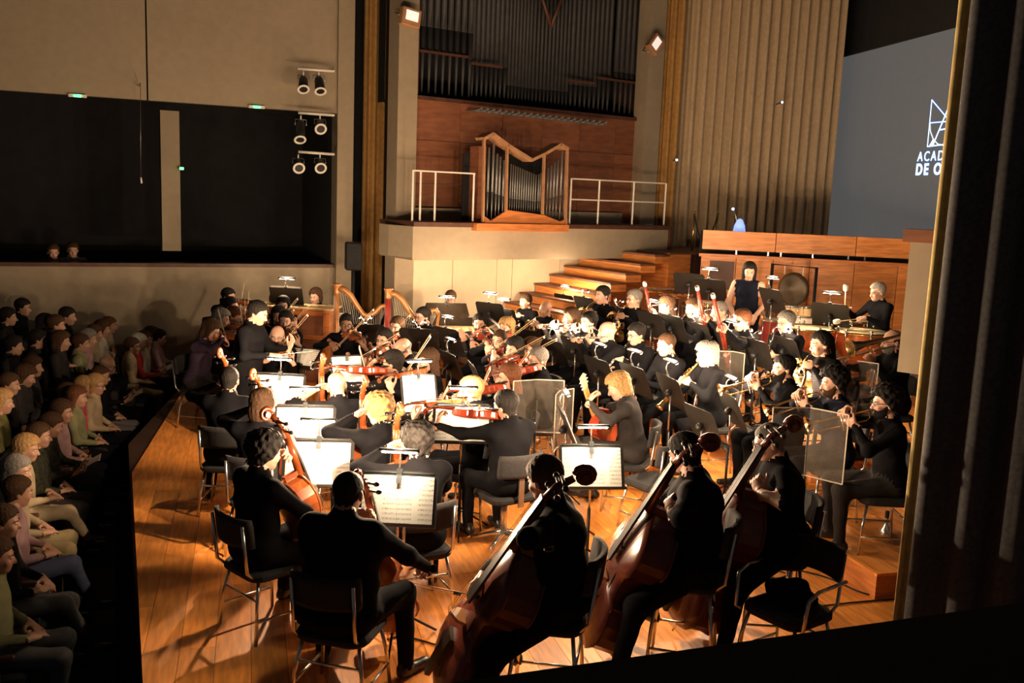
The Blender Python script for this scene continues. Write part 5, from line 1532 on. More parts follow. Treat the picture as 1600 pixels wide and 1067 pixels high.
put_stand(1142, 640, .0, 'before the farthest trumpet player', 1, 'sheet2', 'bar_mid', (.97, .15))
put_stand(1235, 645, .0, 'before the middle trumpet player', 0, 'sheet2', 'bar_mid', (.97, .1))
put_stand(1297, 492, .4, 'of the timpanist', 2, 'sheet2', 'bar_lamp', (.55, .8))
put_stand(1206, 470, .4, 'beside the gong', 3, 'sheet2', 'bar_lamp', (.85, .3))
put_stand(1077, 443, .4, 'left behind the vibraphone', 3, 'sheet2', None, (.5, .85))
put_stand(1108, 453, .4, 'right behind the vibraphone', 3, 'sheet2', 'bar_lamp', (.5, .85))
put_stand(1388, 592, .2, 'low before the trombonist', 0, 'sheet2', 'bar_lamp', (.95, .2))

# ---- clear sound shields on stands
def shield(px, py, base, h, f, who, w_=.42, hh=.52, fold=.5):
    p = at(px, py, base + h); f = V((f[0], f[1], 0)).normalized(); M = yaw((p.x, p.y, base), f)
    t = thing('sound_shield', 'clear plastic sound shield ' + who, 'shield', M, 'clear sound shields')
    for s_ in (-1, 1):
        A = Matrix.Translation((0, 0, h)) @ Matrix.Rotation(s_ * fold, 4, 'Z')
        mb = MB(); mb.box((s_ * w_ / 4, 0, 0), (w_ / 2, .005, hh)); mb.build('pane', 'plexi', t, A)
        mb = MB()
        for zz in (-1, 1): mb.box((s_ * w_ / 4, 0, zz * hh / 2), (w_ / 2, .008, .008))
        mb.box((s_ * w_ / 2, 0, 0), (.008, .008, hh)); mb.build('pane_edge', 'plexi_edge', t, A)
    mb = MB(); mb.cyl((0, -.01, .1), (0, -.01, h + .05), .010, n=8); mb.build('pole', 'black_metal', t)
    for i in range(3):
        a = math.radians(90 + 120 * i); mb = MB(); mb.tube([(0, 0, .20), (.27 * math.cos(a), .27 * math.sin(a), .012)], .008, 6); mb.build('leg', 'black_metal', t)
shield(838, 634, 0, .95, (.25, -1), 'behind the violist in profile', .50, .50, .25)
shield(872, 655, 0, .80, (.9, -.5), 'beside the sheet stand in the middle', .40, .55, .3)
shield(1143, 585, .0, 1.0, (-.4, -.95), 'behind the saxophone player', .32, .52, .5)
shield(1334, 607, .2, .95, (-.3, -1), 'behind the middle trumpet player', .42, .55, .35)
shield(1262, 690, .0, 1.05, (-.3, -1), 'in front of the nearest trumpet', .62, .55, .45)
# ================================================================ THE TWO ORGANS
def pipe(mb_name, parent, P, u, z0, L, r, off, m, foot=.35, n=10, flat=True):
    """one flue pipe: conical foot, mouth, round body"""
    mb = MB(); c = P.pt(u, 0, off)
    mb.tube([(c.x, c.y, z0), (c.x, c.y, z0 + foot)], [r * .28, r], n)
    mb.tube([(c.x, c.y, z0 + foot), (c.x, c.y, z0 + L)], [r, r], n)
    q = P.n * (r * .96)
    mb.prism([(-r * .55, 0), (r * .55, 0), (0, r * 4.5)], -.004, .004, frame((c.x + q.x, c.y + q.y, z0 + foot + r * .2), (0, 0, 1), P.n))
    return mb.build(mb_name, m, parent)
org = thing('pipe_organ', 'great organ with dark metal pipes in the recess above', 'organ')
ua, ubb = OW.u(656, 100, -.35), OW.u(1004, 100, -.35)
nP = 46
zb = zW0 + .02
slab(OW, ua - .1, ubb + .1, zb, 9.2, -1.35, -1.25, 'case_back', 'dark_void', org)
slab(OW, ua - .09, ua - .04, zb, 9.2, -1.25, -.3, 'case_side', 'dark_wood', org)
slab(OW, ubb + .04, ubb + .09, zb, 9.2, -1.25, -.3, 'case_side', 'dark_wood', org)
uu = ua + .03
i = 0
while uu < ubb - .04:
    s_ = (uu - ua) / (ubb - ua)
    big = s_ < .22 or s_ > .86
    mid = .22 <= s_ < .38 or .66 < s_ <= .86
    r = .052 if big else (.046 if mid else .034)
    rise = .75 if s_ < .22 else (.55 if s_ < .38 else (.30 if s_ < .66 else (.42 if s_ <= .80 else .55)))
    pipe('organ_pipe', org, OW, uu + r, zb, 9.1 - zb - (1.3 * max(0, 1 - abs(s_ - .56) * 7) if not big else 0), r, -.42 - .25 * (1 - abs(s_ - .5) * 2) * (0 if big else 1), 'pipe_metal', rise * (1.5 if big else 1.2), 8)
    uu += 2 * r + (.030 if big else .014); i += 1
for a, b, y in ((656, 732, 84), (736, 786, 102), (884, 930, 128), (934, 1000, 126)):
    z = OW.hit((a + b) / 2, y, -.3).z
    slab(OW, OW.u(a, y, -.3), OW.u(b, y, -.3), z - .02, z + .02, -.33, -.30, 'pipe_rail', 'dark_wood', org)
# the dark wedge of the tower above
mb = MB(); w0 = OW.pt(OW.u(838, 0, -.25), OW.hit(838, -30, -.25).z, -.25); w1 = OW.pt(OW.u(861, 40, -.25), OW.hit(861, 42, -.25).z, -.25); w2 = OW.pt(OW.u(886, 0, -.25), OW.hit(886, -30, -.25).z, -.25)
for a, b in ((w0, w1), (w1, w2)): mb.tube([a, b], .035, 6)
mb.build('tower_edge', 'dark_wood', org)
# horizontal reeds
for i in range(42):
    x = 748 + i * (200 / 41); y = 172 + (x - 748) * .112 - (3 if i % 2 else 0)
    p = OW.hit(x, y, .15); mb = MB(); bk = p - OW.n * .9
    mb.tube([bk + V((0, 0, .05)), p - OW.n * .2, p], [.006, .012, .026], 8); mb.build('horizontal_pipe', 'pipe_tin', org)

po_ = thing('small_organ', 'small organ with zigzag top on the balcony front', 'organ')
po_off = 1.02
def o2(x, y, off=po_off): return OW.hit(x, y, off)
ol, orr = OW.u(757, 300, po_off), OW.u(888, 300, po_off)
zO0 = o2(820, 350).z; 
slab(OW, OW.u(743, 350, po_off), orr + .02, zO0 - .12, zO0, .3, po_off + .04, 'base', 'red_wood', po_)
slab(OW, OW.u(745, 300, .6), OW.u(757, 300, .6), zO0, o2(750, 226).z, .35, .62, 'side_panel', 'organ_wood', po_)
slab(OW, ol, orr, zO0, o2(820, 300).z + .6, .32, .36, 'case_back', 'dark_void', po_)
def bar2(x0, y0, x1, y1, wd, name, m, off=po_off):
    a, b = o2(x0, y0, off), o2(x1, y1, off); mb = MB(); M = frame((a + b) / 2, b - a, OW.n)
    mb.box((0, 0, -.03 if name == 'upright' else -.12), (wd, (b - a).length + wd * .6, .05 if name == 'upright' else .28)); return mb.build(name, m, po_, M)
top = [(758, 216), (770, 209), (794, 227), (831, 250), (852, 240), (876, 226), (887, 232)]
for a, b in zip(top[:-1], top[1:]): bar2(a[0], a[1], b[0], b[1], .05, 'top_frame', 'light_wood_frame')
for x0, y0, x1, y1 in ((758, 216, 756, 346), (794, 229, 792, 330), (852, 242, 849, 334), (888, 231, 885, 350)): bar2(x0, y0, x1, y1, .035, 'upright', 'light_wood_frame')
mb = MB(); pts = [o2(x, y, po_off - .05) for x, y in ((757, 348), (757, 338), (766, 345), (792, 328), (849, 336), (874, 346), (886, 341), (886, 350))]
Mi = OW.mat(0, 0, po_off - .05).inverted(); lp = [Mi @ p for p in pts]
mb.prism([(p.x, p.z) for p in lp], -.02, .02, OW.mat(0, 0, po_off - .05) @ Matrix.Rotation(math.pi / 2, 4, 'X')); mb.build('lower_board', 'red_wood', po_)
tops = [(762, 230), (769, 223), (775, 240), (780, 245), (786, 250), (790, 255)] + [(797 + i * 3.6, 256 + i * 1.55) for i in range(12)] + [(841, 272), (844, 270), (847, 267)] + [(855, 262), (860, 258), (865, 254), (870, 250), (876, 236), (882, 242)]
for i, (x, y) in enumerate(tops):
    yb = 331 if 794 < x < 850 else (343 if x in (769, 876) else 338)
    zt_ = o2(x, y, po_off - .12).z; z0 = o2(x, yb, po_off - .12).z
    r = .020 if not 794 < x < 850 else .013
    pipe('organ_pipe', po_, OW, OW.u(x, 300, po_off - .12), z0, zt_ - z0, r, po_off - .12, 'pipe_tin', (zt_ - z0) * (.36 if not 794 < x < 850 else .28), 8)

# balcony railings
def railing(x0, x1, posts, label, yt, off=.82, mid=True):
    t = thing('railing', label, 'railing')
    P0 = [OW.pt(OW.u(x, 300, off), zB1, off) for x in posts]
    zt_ = OW.hit((x0 + x1) / 2, yt, off).z
    for p in P0:
        mb = MB(); mb.box((0, 0, (zt_ - zB1) / 2), (.028, .028, zt_ - zB1)); mb.build('post', 'white_paint', t, Matrix.Translation((p.x, p.y, zB1)))
    for z, nm in ((zt_, 'top_rail'),) + (((zB1 * .45 + zt_ * .55, 'middle_rail'),) if mid else ()):
        mb = MB(); a, b = P0[0], P0[-1]; mb.box((0, 0, 0), ((b - a).length + .03, .024, .024)); c = (a + b) / 2
        mb.build(nm, 'white_paint', t, Matrix(((OW.d.x, -OW.n.x, 0, c.x), (OW.d.y, -OW.n.y, 0, c.y), (0, 0, 1, z), (0, 0, 0, 1))))
    return t
railing(650, 740, (645, 657, 680, 740), 'white railing on the balcony left of the small organ', 269, mid=False)
railing(890, 1043, (892, 936, 990, 1040), 'white railing on the balcony right of the small organ', 283)

# ================================================================ FIXTURES OF THE HALL
def spot_bar(y, x0, x1, spots, which):
    off = .45
    p0, p1 = LW.hit(x0, y - 2, off), LW.hit(x1 + 3, y + 2, off)
    t = thing('light_bar', 'white lighting bar on the left wall, ' + which, 'light bar')
    mb = MB(); mb.cyl(p0, p1, .022, n=8); mb.build('bar', 'white_paint', t)
    mb = MB(); mb.cyl(p1, LW.hit(x1 + 3, y + 2, 0), .02, n=8); mb.build('wall_bracket', 'white_paint', t)
    for x, yy, dx, L, nm in spots:
        h0 = LW.hit(x, y, off); tip = LW.hit(x + dx, yy, off + .18)
        s = thing('spotlight', 'black stage spotlight, %s on the %s' % (nm, which), 'spotlight', None, 'spotlights on the left wall')
        a = h0 - V((0, 0, .14)); d = (tip - a).normalized()
        mb = MB(); mb.cyl(h0 + V((0, 0, -.02)), a + V((0, 0, .05)), .012, n=6); mb.build('hook', 'white_paint', s)
        mb = MB(); mb.tube([a + LW.d * -.09 + d * .06, a + LW.d * -.09 + V((0, 0, .05)), a + LW.d * .09 + V((0, 0, .05)), a + LW.d * .09 + d * .06], .009, 6); mb.build('yoke', 'steel_grey', s)
        mb = MB(); mb.tube([a - d * .02, a + d * .03, a + d * (L * .55), a + d * L], [.05, .07, .075, .085], 14); mb.build('can', 'black_metal', s)
        mb = MB(); mb.lathe([(.066, -.006), (.098, -.006), (.098, .012), (.066, .012), (.066, -.006)], 18, frame(a + d * L, LW.d, d)); mb.build('front_ring', 'white_paint', s)
        mb = MB(); mb.lathe([(0, 0), (.066, 0)], 16, frame(a + d * (L - .01), LW.d, d)); mb.build('lens', 'lens_glass', s)
spot_bar(109, 465, 518, ((474, 142, 0, .24, 'left'), (498, 146, 3, .26, 'right')), 'top lighting bar')
spot_bar(178, 466, 518, ((470, 213, -1, .36, 'left'), (500, 201, 1, .22, 'right')), 'middle lighting bar')
spot_bar(239, 466, 518, ((466, 262, 1, .22, 'left'), (500, 262, 1, .22, 'right')), 'lowest lighting bar')
for x, y, nm in ((121, 149.5, 'at the far left under the balcony front'), (401, 167, 'right of the seam under the balcony front'), (283.5, 263, 'on the column in the dark boxes')):
    off = .08 if y < 200 else -.55
    p = LW.hit(x, y, off); t = thing('exit_light', 'small glowing green exit light ' + nm, 'light', LW.mat((p - LW.q).dot(LW.d), p.z, off), 'green exit lights')
    mb = MB(); mb.rbox((0, 0, 0), (.26 if y < 200 else .08, .05, .05), .015); mb.build('housing', 'white_paint', t)
    mb = MB(); mb.rbox((.0, -.032, -.005), (.10 if y < 200 else .06, .02, .035), .008); mb.build('lamp', 'led_green', t)
def flood(P, x, y, off, tilt, rollz, nm):
    p = P.hit(x, y, off); M = P.mat((p - P.q).dot(P.d), p.z, off) @ Matrix.Rotation(rollz, 4, 'Y') @ Matrix.Rotation(tilt, 4, 'X')
    t = thing('floodlight', 'square floodlight fixed to the pillar ' + nm, 'floodlight', M)
    mb = MB(); mb.rbox((0, .05, 0), (.34, .14, .28), .03); mb.build('housing', 'light_wood_frame', t)
    mb = MB(); mb.box((0, -.022, .02), (.22, .01, .15)); mb.build('glass', 'flood_glass', t)
    mb = MB(); mb.tube([(-.19, .06, 0), (-.19, .2, .05), (.19, .2, .05), (.19, .06, 0)], .012, 6); mb.build('bracket', 'steel_grey', t)
flood(OW, 643, 27, .28, .0, .12, 'left of the great organ')
flood(OW, 1026, 69, .28, .0, -.9, 'right of the great organ')
# loudspeaker on a pole
p = LW.hit(552, 400, .75); M = yaw((p.x, p.y, 0), (.25, -1))
t = thing('loudspeaker', 'black loudspeaker on a pole before the left wall', 'loudspeaker', M)
zc = p.z; mb = MB(); mb.rbox((0, 0, zc), (.27, .27, .46), .05); mb.build('cabinet', 'black_metal', t)
mb = MB(); mb.rbox((0, .137, zc), (.23, .012, .42), .02); mb.build('grille', 'black_cloth', t)
mb = MB(); mb.cyl((0, 0, .1), (0, 0, zc - .2), .03, n=10); mb.build('pole', 'black_metal', t)
for i in range(3):
    a = math.radians(30 + 120 * i); mb = MB(); mb.tube([(0, 0, .55), (.42 * math.cos(a), .42 * math.sin(a), .02)], .016, 6); mb.build('leg', 'black_metal', t)
# hanging microphone in front of the dark boxes
p0, p1 = LW.hit(221, 205, .6), LW.hit(220, 277, .6)
t = thing('hanging_microphone', 'small microphone hanging on a thin wire before the dark boxes', 'microphone')
mb = MB(); mb.cyl((p0.x, p0.y, zT + .2), p1, .004, n=5); mb.build('wire', 'steel_grey', t)
mb = MB(); mb.cyl(p1, p1 + V((.01, 0, -.09)), .014, n=8); mb.build('capsule', 'white_paint', t)
mb = MB(); mb.cyl((p0.x, p0.y, zT + .2), LW.pt((p0 - LW.q).dot(LW.d), zT + .2, 0), .008, n=6); mb.build('bracket', 'steel_grey', t)
# blue lamps near the curtain
for x, y, nm in ((1057, 250, 'beside the golden brown curtain'), (1221.5, 160, 'high before the tan curtain')):
    off = .55 if x > 1100 else .75
    p = CP.hit(x, y, off); t = thing('blue_light', 'tiny blue light glowing ' + nm, 'light', Matrix.Translation(p))
    mb = MB(); mb.ball((0, -.03, 0), .022, 8, 6); mb.build('bulb', 'led_blue', t)
    mb = MB(); mb.tube([(0, 0, 0), (0, off - .15, 0)], .012, 6); mb.rbox((0, 0, 0), (.05, .05, .05), .01); mb.build('holder', 'black_metal', t)
p = WP.hit(1153, 362, -.35); t = thing('blue_lit_stand', 'small lamp stand glowing blue behind the wooden stall front', 'lamp', Matrix.Translation((p.x, p.y, 0)))
mb = MB(); zz = p.z; mb.cyl((0, 0, .4), (-.02, 0, zz), .012, n=6); mb.tube([(-.02, 0, zz), (-.05, 0, zz + .25), (-.10, 0, zz + .36)], .008, 6); mb.build('pole', 'steel_grey', t)
mb = MB(); mb.lathe([(.11, 0), (.09, .12), (.045, .22), (.0, .24)], 12, Matrix.Translation((.02, 0, zz - .02))); mb.build('shade', 'blue_glow', t)
mb = MB(); mb.ball((-.11, 0, zz + .37), .022, 8, 6); mb.build('bulb', 'led_blue', t)
# brass handrail with a hanging rope at the top of the stairs
p = OW.hit(1081, 395, off := 1.2); q = p + V((.42, -.1, 0)); t = thing('rope_barrier', 'brass post with a dark rope loop at the top of the stairs', 'barrier')
zz = zS + .03
mb = MB(); mb.cyl((p.x, p.y, zz), (p.x, p.y, zz + .72), .018, n=8); mb.ball((p.x, p.y, zz + .72), .025, 8, 6); mb.build('post', 'brass', t)
mb = MB(); mb.cyl((q.x, q.y, zz), (q.x, q.y, zz + .75), .018, n=8); mb.ball((q.x, q.y, zz + .75), .025, 8, 6); mb.build('post', 'brass', t)
mb = MB(); a, b = V((p.x, p.y, zz + .68)), V((q.x, q.y, zz + .7)); mb.tube([a.lerp(b, k / 10) + V((0, 0, -.5 * (1 - (k / 5 - 1) ** 2))) for k in range(11)], .014, 7); mb.build('rope', 'black_rubber', t)

# ================================================================ HARPS, PIANO, KEYBOARD CABINET
def harp(px, py, Y, fwd, h, colm, bodym, label):
    top_ = atY(px, py, Y); M = yaw((top_.x, top_.y, 0), fwd) ; k = top_.z / 1.78
    t = thing('harp', label, 'harp', M @ Matrix.Scale(k, 4))
    # +Y from the column to the player's shoulder
    mb = MB(); mb.cyl((0, 0, .10), (0, 0, 1.66), .034, n=14)
    for i in range(8):
        a = i * math.pi / 4; mb.cyl((.034 * math.cos(a), .034 * math.sin(a), .14), (.034 * math.cos(a), .034 * math.sin(a), 1.6), .009, n=5)
    mb.build('column', colm, t)
    mb = MB(); mb.lathe([(.034, 0), (.05, .02), (.045, .05), (.06, .13), (.075, .15), (.07, .17), (0, .17)], 14, Matrix.Translation((0, 0, 1.61))); mb.build('crown', bodym, t)
    neck_ = [(0, .02, 1.70), (0, .12, 1.69), (0, .22, 1.60), (0, .32, 1.44), (0, .42, 1.30), (0, .52, 1.27), (0, .62, 1.34), (0, .70, 1.44), (0, .76, 1.45), (0, .80, 1.38)]
    mb = MB(); mb.tube(neck_, [.05, .05, .045, .042, .042, .045, .042, .04, .042, .035], 8); mb.build('neck', bodym, t)
    sb = [(.78, 1.40, .05), (.72, 1.1, .085), (.55, .60, .14), (.36, .12, .18)]
    mb = MB(); vs = []; nn_ = 9
    for y, z, w_ in sb:
        for i in range(nn_):
            a = math.pi * i / (nn_ - 1); vs.append((w_ * math.cos(a), y + w_ * .75 * math.sin(a) + .02, z + w_ * .3 * math.sin(a)))
    fs = []
    for j in range(3):
        for i in range(nn_ - 1): a = j * nn_ + i; fs.append((a, a + 1, a + 1 + nn_, a + nn_))
        a = j * nn_; fs.append((a, a + nn_, a + nn_ + nn_ - 1, a + nn_ - 1))
    fs += [list(range(nn_)), list(range(3 * nn_, 4 * nn_))[::-1]]
    mb.add(vs, fs, 0, True); mb.build('sound_box', bodym, t)
    mb = MB(); mb.rbox((0, .22, .06), (.36, .62, .11), .12); mb.build('base', colm, t)
    for i in range(22):
        f = i / 21; a = V((0, .34 + .40 * f, .20 + 1.10 * f)); nx_ = .10 + .62 * f
        k2 = f * 8.0; j = min(int(k2), 8); b = V(neck_[j]).lerp(V(neck_[j + 1]), k2 - j) + V((0, .03, -.03))
        mb = MB(); mb.cyl(a, b, .0016, n=4); mb.build('string', 'ivory', t)
    for i in range(7):
        mb = MB(); mb.box((-.12 + .04 * i, -.12, .05), (.018, .06, .008)); mb.build('pedal', 'brass', t)
harp(526, 443, 13.1, (1, .1), 1.75, 'harp_gold', 'harp_gold', 'golden brown harp beside the keyboard cabinet')
harp(607, 450, 13.0, (1, .1), 1.75, 'harp_red', 'harp_gold', 'harp with a dark red column left of the piano')

def grand(loc, fwd):
    M = yaw(loc, fwd); t = thing('grand_piano', 'grand piano with open lid and golden interior at the back', 'piano', M)
    W = 1.45; out = [(-W / 2, .0), (W / 2, .0), (W / 2, .55), (W / 2 - .10, .85), (W / 2 - .42, 1.15), (.02, 1.55), (-.20, 1.72), (-.50, 1.72), (-W / 2, 1.5)]
    n = len(out); inn = [(x * .94, .10 + (y - .10) * .96) for x, y in out]
    mb = MB(); vs = [V((x, y, .66)) for x, y in out] + [V((x, y, .99)) for x, y in out] + [V((x, y, .99)) for x, y in inn] + [V((x, y, .78)) for x, y in inn]
    fs = [list(range(n))[::-1]]
    for j in range(3):
        for i in range(n): a, b = j * n + i, j * n + (i + 1) % n; fs.append((a, b, b + n, a + n))
    mb.add(vs, fs); mb.build('case', 'blackwood', t)
    mb = MB(); mb.prism([(x * .97, y * .985) for x, y in inn], .78, .86); mb.build('iron_frame', 'pale_wood', t)
    for i in range(9):
        x = -W * .40 + i * .12; mb = MB(); mb.box((x, .35 + .45 - i * .03, .875), (.018, .9 - i * .06, .03)); mb.build('frame_bar', 'harp_gold', t)
    mb = MB(); mb.box((0, -.06, .70), (W - .06, .20, .06)); mb.build('key_bed', 'blackwood', t)
    mb = MB(); mb.box((0, -.07, .735), (W - .20, .15, .02)); mb.build('white_keys', 'ivory', t)
    mb = MB()
    for i in range(36):
        if i % 7 in (2, 6): continue
        mb.box((-W / 2 + .12 + i * (W - .24) / 36, -.045, .75), (.012, .095, .012))
    o_ = mb.build('black_keys', 'ebony', t); o_['kind'] = 'stuff'
    mb = MB(); mb.prism([(-.32, 0), (.32, 0), (.36, .05), (.30, .24), (-.30, .24), (-.36, .05)], -.008, .008, Matrix.Translation((0, .22, 1.0)) @ Matrix.Rotation(1.35, 4, 'X')); mb.build('music_desk', 'blackwood', t)
    for x, y in ((-.62, .18), (.62, .18), (-.35, 1.5)):
        mb = MB(); mb.tube([(x, y, .66), (x, y, .2), (x, y, .05)], [.06, .045, .03], 10); mb.cyl((x - .02, y, .03), (x + .02, y, .03), .03, n=10); mb.build('leg', 'blackwood', t)
    mb = MB(); mb.box((0, .35, .40), (.06, .06, .55)); mb.box((0, .25, .12), (.26, .12, .05)); mb.build('pedal_lyre', 'blackwood', t)
    place('bar_lamp', M @ Matrix.Translation((0, .25, 1.25)) @ Matrix.Rotation(1.35, 4, 'X') @ Matrix.Rotation(math.pi, 4, 'Y'), 'clip-on lamp on the music desk of the grand piano', 'lamp', 'clip-on stand lamps')
pp = at(704, 466, 1.21)
grand((pp.x - .05, pp.y - .62, 0), (.18, -1))
# keyboard cabinet (seen from behind its player's music)
pc = at(493, 463, 1.21); cM = yaw((pc.x - .10, pc.y - .75, 0), (-.12, -1))
t = thing('keyboard_cabinet', 'upright wooden keyboard cabinet with framed panels and lettering', 'celesta', cM)
Wc, Hc_, Dc = 1.12, 1.13, .42
mb = MB(); mb.box((0, 0, Hc_ / 2), (Wc, Dc, Hc_)); mb.build('case', 'celesta_wood', t)
mb = MB(); mb.box((0, 0, Hc_ + .012), (Wc + .06, Dc + .06, .025)); mb.build('lid', 'pale_wood', t)
for i, (z0, z1) in enumerate(((.08, .36), (.42, .70), (.76, 1.04))):
    mb = MB(); mb.box((0, Dc / 2 + .004, (z0 + z1) / 2), (Wc - .22, .008, z1 - z0)); mb.build('back_panel', 'organ_wood', t)
for x in (-1, 1):
    mb = MB(); mb.box((x * (Wc / 2 - .05), Dc / 2 + .014, Hc_ / 2), (.09, .028, Hc_)); mb.build('stile', 'red_wood', t)
for z in (.04, .39, .73, 1.085):
    mb = MB(); mb.box((0, Dc / 2 + .012, z), (Wc - .18, .024, .06)); mb.build('frame_rail', 'red_wood', t)
text_mesh('BALTICA', .075, 'lettering', 'ivory', t, Matrix.Translation((.36, Dc / 2 + .01, .95)) @ Matrix(((-1, 0, 0, 0), (0, 0, 1, 0), (0, 1, 0, 0), (0, 0, 0, 1))), 0, 1.2, .002)
mb = MB(); mb.box((0, -.30, .70), (Wc - .1, .22, .07)); mb.build('key_shelf', 'celesta_wood', t)
mb = MB(); mb.box((0, -.31, .745), (Wc - .2, .16, .02)); mb.build('keys', 'ivory', t)
dM = cM @ Matrix.Translation((.18, -.02, Hc_ + .15)) @ Matrix.Rotation(math.pi, 4, 'Z') @ frame((0, 0, 0), (0, -.35, .94), (0, .94, .35))
mb = MB(); mb.box((0, -.0, 0), (.50, .26, .008)); mb.build('music_rest', 'desk_black', t, cM.inverted() @ dM)
place('sheet2', dM @ Matrix.Translation((0, .0, .012)), 'sheet music on the keyboard cabinet', 'sheet music', 'sheet music on the stands')
place('bar_lamp', dM @ Matrix.Translation((0, .13, .012)), 'clip-on lamp on the keyboard cabinet', 'lamp', 'clip-on stand lamps')
# open white-lidded case beside it
p = at(522, 505, .75); t = thing('open_case', 'dark box with an open pale lid beside the keyboard cabinet', 'case', yaw((p.x, p.y, 0), (.2, -1)))
mb = MB(); mb.rbox((0, 0, .36), (.50, .42, .72), .02); mb.build('box', 'black_metal', t)
mb = MB(); mb.box((0, -.03, .86), (.50, .02, .34), Matrix.Rotation(-.4, 4, 'X')); mb.build('lid', 'white_paint', t)

# ================================================================ PERCUSSION
def timpano(px, py, r, label):
    p = at(px, py, .4 + .86); t = thing('timpano', label, 'timpani', Matrix.Translation((p.x, p.y, .4)), 'copper timpani')
    prof = [(r * math.sin(a) * (1.0), .86 - .52 * math.cos(a) * 1.0) for a in np.linspace(.15, math.pi / 2, 9)]
    mb = MB(); mb.lathe(prof, 28); mb.build('bowl', 'copper', t)
    mb = MB(); mb.lathe([(0, .885), (r * .97, .885), (r * 1.0, .878)], 28); mb.build('drumhead', 'drum_skin', t)
    mb = MB(); mb.lathe([(r * .98, .86), (r * 1.05, .86), (r * 1.05, .895), (r * .985, .895)], 28); mb.build('hoop', 'brass', t)
    for i in range(8):
        a = i * math.pi / 4; c, s_ = math.cos(a), math.sin(a); mb = MB()
        mb.tube([(r * 1.07 * c, r * 1.07 * s_, .90), (r * 1.09 * c, r * 1.09 * s_, .80), (r * 1.0 * c, r * 1.0 * s_, .62)], .011, 6); mb.ball((r * 1.07 * c, r * 1.07 * s_, .915), .020, 8, 5); mb.build('tension_rod', 'chrome', t)
    for i in range(4):
        a = i * math.pi / 2 + .4; c, s_ = math.cos(a), math.sin(a); mb = MB(); mb.tube([(r * .99 * c, r * .99 * s_, .64), (r * .80 * c, r * .80 * s_, .30), (r * .9 * c, r * .9 * s_, .02)], .018, 7); mb.build('leg', 'steel_grey', t)
    mb = MB(); mb.lathe([(r * .55, .05), (r * .6, .10), (r * .5, .16), (0, .17)], 16); mb.build('base', 'steel_grey', t)
    mb = MB(); mb.box((-r * .7, 0, .06), (.22, .10, .03)); mb.build('pedal', 'steel_grey', t)
timpano(1268, 515, .33, 'smaller copper timpano left of the timpanist stand')
timpano(1344, 520, .37, 'largest copper timpano in front of the timpanist')
timpano(1318, 502, .33, 'copper timpano half hidden behind the timpanist stand')
def mallet_keys(px, py, base, h, L, w0, w1, n, bar, fwd, label, tubes=True, key='vibraphone', cat='vibraphone'):
    p = at(px, py, base + h); t = thing(key, label, cat, yaw((p.x, p.y, base), fwd))
    for i in range(n):
        f = i / (n - 1); x = -L / 2 + L * f; w_ = w0 + (w1 - w0) * f; r_ = L / n * .42
        mb = MB(); mb.box((x, -w_ * .52, h), (r_ * 2, w_, .014)); mb.build('tone_bar', bar, t)
        if i % 7 not in (2, 6):
            mb = MB(); mb.box((x + r_, w_ * .55, h + .03), (r_ * 2, w_, .014)); mb.build('tone_bar', bar, t)
        if tubes:
            mb = MB(); ln = .52 - .34 * f; mb.cyl((x, w_ * .9, h - .04), (x, w_ * .9, h - .04 - ln), r_ * .95, n=8); mb.build('resonator', 'chrome', t)
    for s_ in (-1, 1):
        mb = MB(); wd = w0 if s_ < 0 else w1
        mb.box((s_ * (L / 2 + .05), 0, h - .05), (.05, wd * 2.3, .06)); mb.build('end_rail', 'dark_wood', t)
        mb = MB(); mb.cyl((s_ * (L / 2 + .04), -wd, 0), (s_ * (L / 2 + .04), -wd, h - .04), .018, n=8); mb.build('leg', 'chrome', t)
        mb = MB(); mb.cyl((s_ * (L / 2 + .04), wd, 0), (s_ * (L / 2 + .04), wd, h - .04), .018, n=8); mb.build('leg', 'chrome', t)
        mb = MB(); mb.cyl((-L / 2, s_ * .12, h - .03), (L / 2, s_ * .12, h - .03), .012, n=6); mb.build('side_rail', 'brass', t)
mallet_keys(1135, 476, .4, .86, 1.25, .22, .14, 26, 'silver', (-.25, -1), 'vibraphone with metal tubes before the standing percussionist')
mallet_keys(1029, 452, .4, 1.0, .62, .10, .07, 20, 'silver', (.3, -1), 'small glockenspiel with shining bars on a stand', False, 'glockenspiel', 'glockenspiel')
mallet_keys(1070, 462, .4, .92, .80, .14, .09, 24, 'xylo_bar', (.1, -1), 'xylophone with reddish bars left of the vibraphone', False, 'xylophone', 'xylophone')
p = WP.hit(1238, 452, .75); t = thing('gong', 'dark bronze gong hanging in a black frame at the back wall', 'gong', yaw((p.x, p.y, .4), (-.75, -.7)))
zc = p.z - .4; R_ = .26
mb = MB(); mb.lathe([(0, .06), (.06, .055), (.09, .03), (R_ * .8, .025), (R_ * .97, .0), (R_, -.05), (R_ * .98, -.05), (R_ * .93, .0), (0, .0)], 30, frame((0, 0, zc), (0, 0, 1), (0, 1, 0))); mb.build('disc', 'bronze', t)
mb = MB(); mb.tube([(-R_ - .12, 0, 0), (-R_ - .12, 0, zc + R_ + .10), (R_ + .12, 0, zc + R_ + .10), (R_ + .12, 0, 0)], .026, 8); mb.build('frame', 'black_metal', t)
for s_ in (-1, 1):
    mb = MB(); mb.cyl((s_ * .16, 0, zc + R_ * .85), (s_ * .16, 0, zc + R_ + .10), .006, n=5); mb.build('cord', 'ivory', t)
    mb = MB(); mb.cyl((s_ * (R_ + .12), -.25, .03), (s_ * (R_ + .12), .25, .03), .024, n=8); mb.build('foot', 'black_metal', t)
